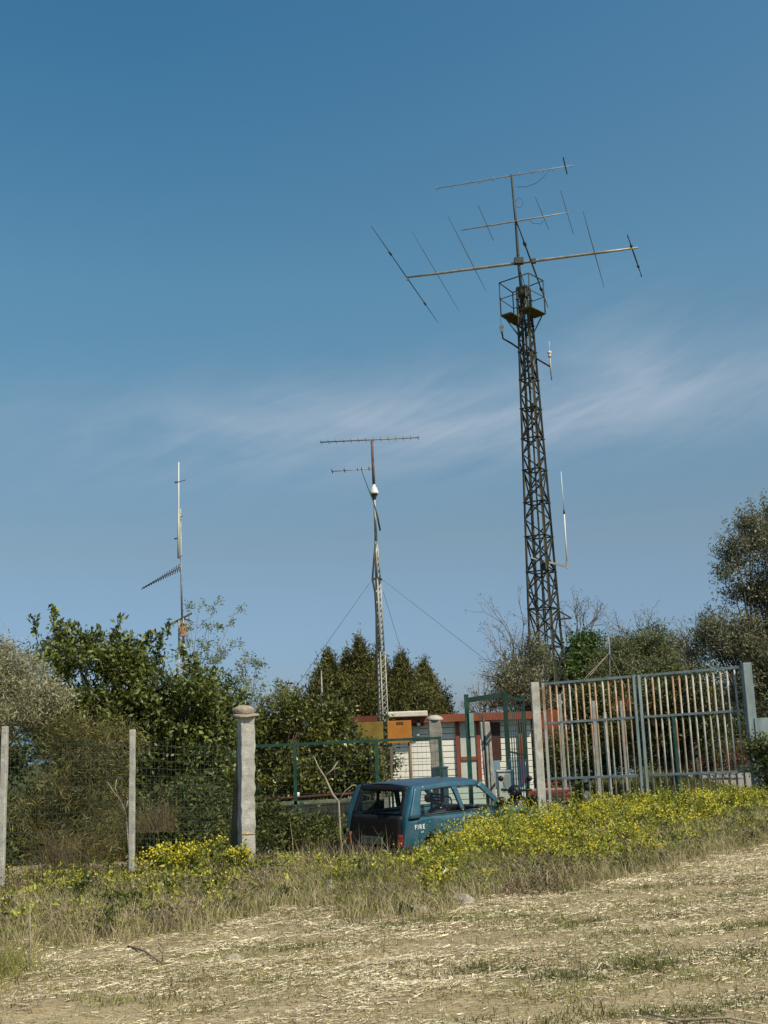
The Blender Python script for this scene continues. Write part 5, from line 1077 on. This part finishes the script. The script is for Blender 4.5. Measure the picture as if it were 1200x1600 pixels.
# left verge
n = 1000; x, y, t = region(n, lambda x: edge_y(x)+.6, far_y, -5.6, .6); k = rng.uniform(0,1,n) < np.clip(.2+.7*t+.6*vnoise(x, y, .7, 33), 0, 1); x, y = x[k], y[k]; plants(b_, x, y, cap(x, y, rng.uniform(.07,.22,len(x))*(1+.5*vnoise(x, y, .5, 35))*np.where(x < -1.3, .95, 1.15)+.03), 14, 12, .019, .08)
tag(b_.build('mustard_flowers', [M['weed'], M['yellow']]), 'mass of yellow flowering weeds on the bank below the gate and along the fence', 'flowers', kind='stuff')
# green leafy weeds without flowers
b_ = Big(); n = 2000; x, y, t = region(n, lambda x: edge_y(x)+.1, far_y, -5.6, 7.2); hh = rng.uniform(.05,.26,n)*np.clip(.5+t, 0, 1.1)*np.interp(x, [-6,-1.4,0,1,7], [.7,.7,.9,1.2,1.2]); hh = cap(x, y, hh)
g_ = ground_z(x, y); kk = 34; P = np.repeat(np.stack([x, y, g_], 1), kk, 0)+np.stack([rng.normal(0,.06,n*kk), rng.normal(0,.06,n*kk), np.repeat(hh, kk)*rng.uniform(.05,1,n*kk)], 1)
b_.add(leaves(P, .055, .020, .5), 0); n2 = len(P)
n = 260; x, y, t = region(n, lambda x: edge_y(x)+.05, far_y, -5.6, 7.2); kk = 150; g_ = ground_z(x, y); sz = cap(x, y, rng.uniform(.07,.2,n)*np.clip(.55+t,0,1.1)); P = np.repeat(np.stack([x, y, g_], 1), kk, 0)+np.stack([rng.normal(0,.5,n*kk)*np.repeat(sz, kk), rng.normal(0,.5,n*kk)*np.repeat(sz, kk), np.repeat(sz, kk)*1.3*rng.uniform(.05,1,n*kk)], 1); b_.add(leaves(P, .06, .024, .5), 2)
n = 600; x, y, t = region(n, lambda x: edge_y(x)+.0, far_y, -5.6, 7.2); kk = 60; g_ = ground_z(x, y); P = np.repeat(np.stack([x, y, g_], 1), kk, 0)+np.stack([rng.normal(0,.07,n*kk), rng.normal(0,.07,n*kk), rng.uniform(.0,.2,n*kk)], 1); b_.add(leaves(P, .035, .012, .5), 1)
for qx, qy, n in ((850,1390,650), (810,1400,300), (640,1375,500), (560,1400,400), (230,1440,500), (110,1430,400)):
    q = atz(qx, qy, 0); xx = q[0]+rng.normal(0,.17,n); yy = q[1]+rng.normal(0,.13,n); b_.add(leaves(np.stack([xx, yy, ground_z(xx, yy)+rng.uniform(0,.11,n)], 1), .04, .011, .6), 1)
tag(b_.build('leafy_weeds', [M['weed'], M['purple'], M['weed_dark']]), 'low leafy green and brown weeds on the verge', 'weeds', kind='stuff')
# single mustard plants that stand out
for (x_, yt, Y, lb, hf_, nn) in ((275,1312,13.0,'lone tall yellow mustard clump in front of the fence left of the tall pillar', .5, 20), (372,1318,13.2,'thin yellow mustard clump at the foot of the tall pillar', .42, 9), (905,1240,16.6,'dark green upright thistle-like weed among the yellow flowers', .0, 0)):
    c = at(x_, yt, Y); g_ = gz(c[0], Y); e = Big(); hh = c[2]-g_
    if nn: plants(e, c[0]+rng.normal(0,.16 if nn > 10 else .05,nn), Y+rng.normal(0,.12 if nn > 10 else .05,nn), hh*rng.uniform(.55,1.0,nn), 44, 26, .024, .07)
    else:
        n = 700; tt = rng.uniform(0,1,n); P = np.stack([c[0]+rng.normal(0,.045,n)*(1.2-tt), Y+rng.normal(0,.06,n)*(1.2-tt), g_+tt*(hh+.12)], 1); e.add(leaves(P, .07, .03, .6), 0); u_ = np.array([.008,0,0]); b0_ = np.array([c[0],Y,g_]); t0_ = b0_+(0,0,hh+.1); e.add(np.array([[b0_-u_, b0_+u_, t0_+u_*.4, t0_-u_*.4]]), 0)
    tag(e.build('mustard_plant' if nn else 'tall_weed', [M['weed'] if nn else M['under'], M['yellow']]), lb, 'plant')
c = atz(640,1345,0); n = 2600; P = np.stack([c[0]+rng.normal(0,.17,n), c[1]+rng.normal(0,.12,n), gz(c[0],c[1])+rng.uniform(0,.34,n)], 1)
e_ = empty('dark_weed', (c[0], c[1], gz(c[0],c[1])), 'dark brownish weed clump in front of the car', 'plant'); Big().add(leaves(P, .05, .018, .6)).build('leaves', M['under'], e_)
mb_ = MB(); o_ = np.array([c[0], c[1], gz(c[0],c[1])])
for k in range(16): mb_.tube([o_, o_+np.array([rng.normal(0,.14), rng.normal(0,.1), rng.uniform(.15,.36)])], [.004,.002], 4, cap=False)
mb_.build('stems', M['twig'], e_)
# stones and litter
for i, (x_, y_, r, lb) in enumerate(((722,1405,.12,'largest pale rounded stone at the foot of the weedy bank'), (690,1380,.11,'tan stone just above the largest pale stone'), (560,1378,.16,'light tan boulder half sunk in the weeds below the car'), (430,1362,.15,'reddish tan stone in the weeds right of the tall pillar'), (1078,1298,.14,'grey stone among the yellow flowers below the gate'), (363,1488,.07,'small pale stone lying in the straw left of centre'), (1150,1290,.12,'grey stone at the right among the flowers'), (655,1418,.10,'low flat stone left of the largest pale stone'))):
    c = atz(x_, y_, .05); rock('stone', (c[0], c[1], gz(c[0],c[1])+r*.12), r*.9, M['stone'] if i % 3 else M['old_concrete'], 20+i, lb, 'stone', flat=.6, grp='stones along the weedy bank')
def lying(pts, rad, name, m, lb, cat='stick', z=.03):
    P = [atz(x, y, z) for x, y in pts]; P = [np.array([p_[0], p_[1], gz(p_[0], p_[1])+z+dz]) for p_, dz in zip(P, [0]*len(pts))]; tag(MB().tube(P, rad, 5).build(name, m), lb, cat)
c = atz(676,1392,.02); tag(MB().tube([c, c+(.10,.05,.14), c+(.15,.06,.20)], [.012,.012,.007], 5).build('stick', M['white_fibre']), 'short white bare stick poking up beside the stones', 'stick')
lying([(200,1478),(225,1490),(255,1502),(282,1508)], [.010,.008,.007,.004], 'stick', M['twig'], 'thin grey twig lying on the straw at the left')
lying([(255,1502),(256,1488),(248,1475)], [.006,.005,.003], 'stick', M['twig'], 'short forked twig end on the straw at the left')
lying([(1010,1583),(1060,1590),(1140,1592),(1210,1600)], [.006,.008,.007,.006], 'stick', M['pale_bark'], 'long pale straw stalk lying at the lower right corner')
c = atz(46,1530,.0); tag(MB().tube([c, c+(0,0,.25), c+(-.01,0,.52)], [.006,.005,.003], 5).build('dead_stalk', M['pale_bark']), 'thin upright dead stalk at the lower left', 'stalk')
c = atz(516,1398,.0); rock('white_debris', (c[0], c[1], gz(c[0],c[1])+.05), .055, M['white_fibre'], 77, 'small white scrap in the weeds below the dead branch', 'litter', flat=1.4)
print('faces', sum(len(o.data.polygons) for o in bpy.data.objects if o.type == 'MESH'))
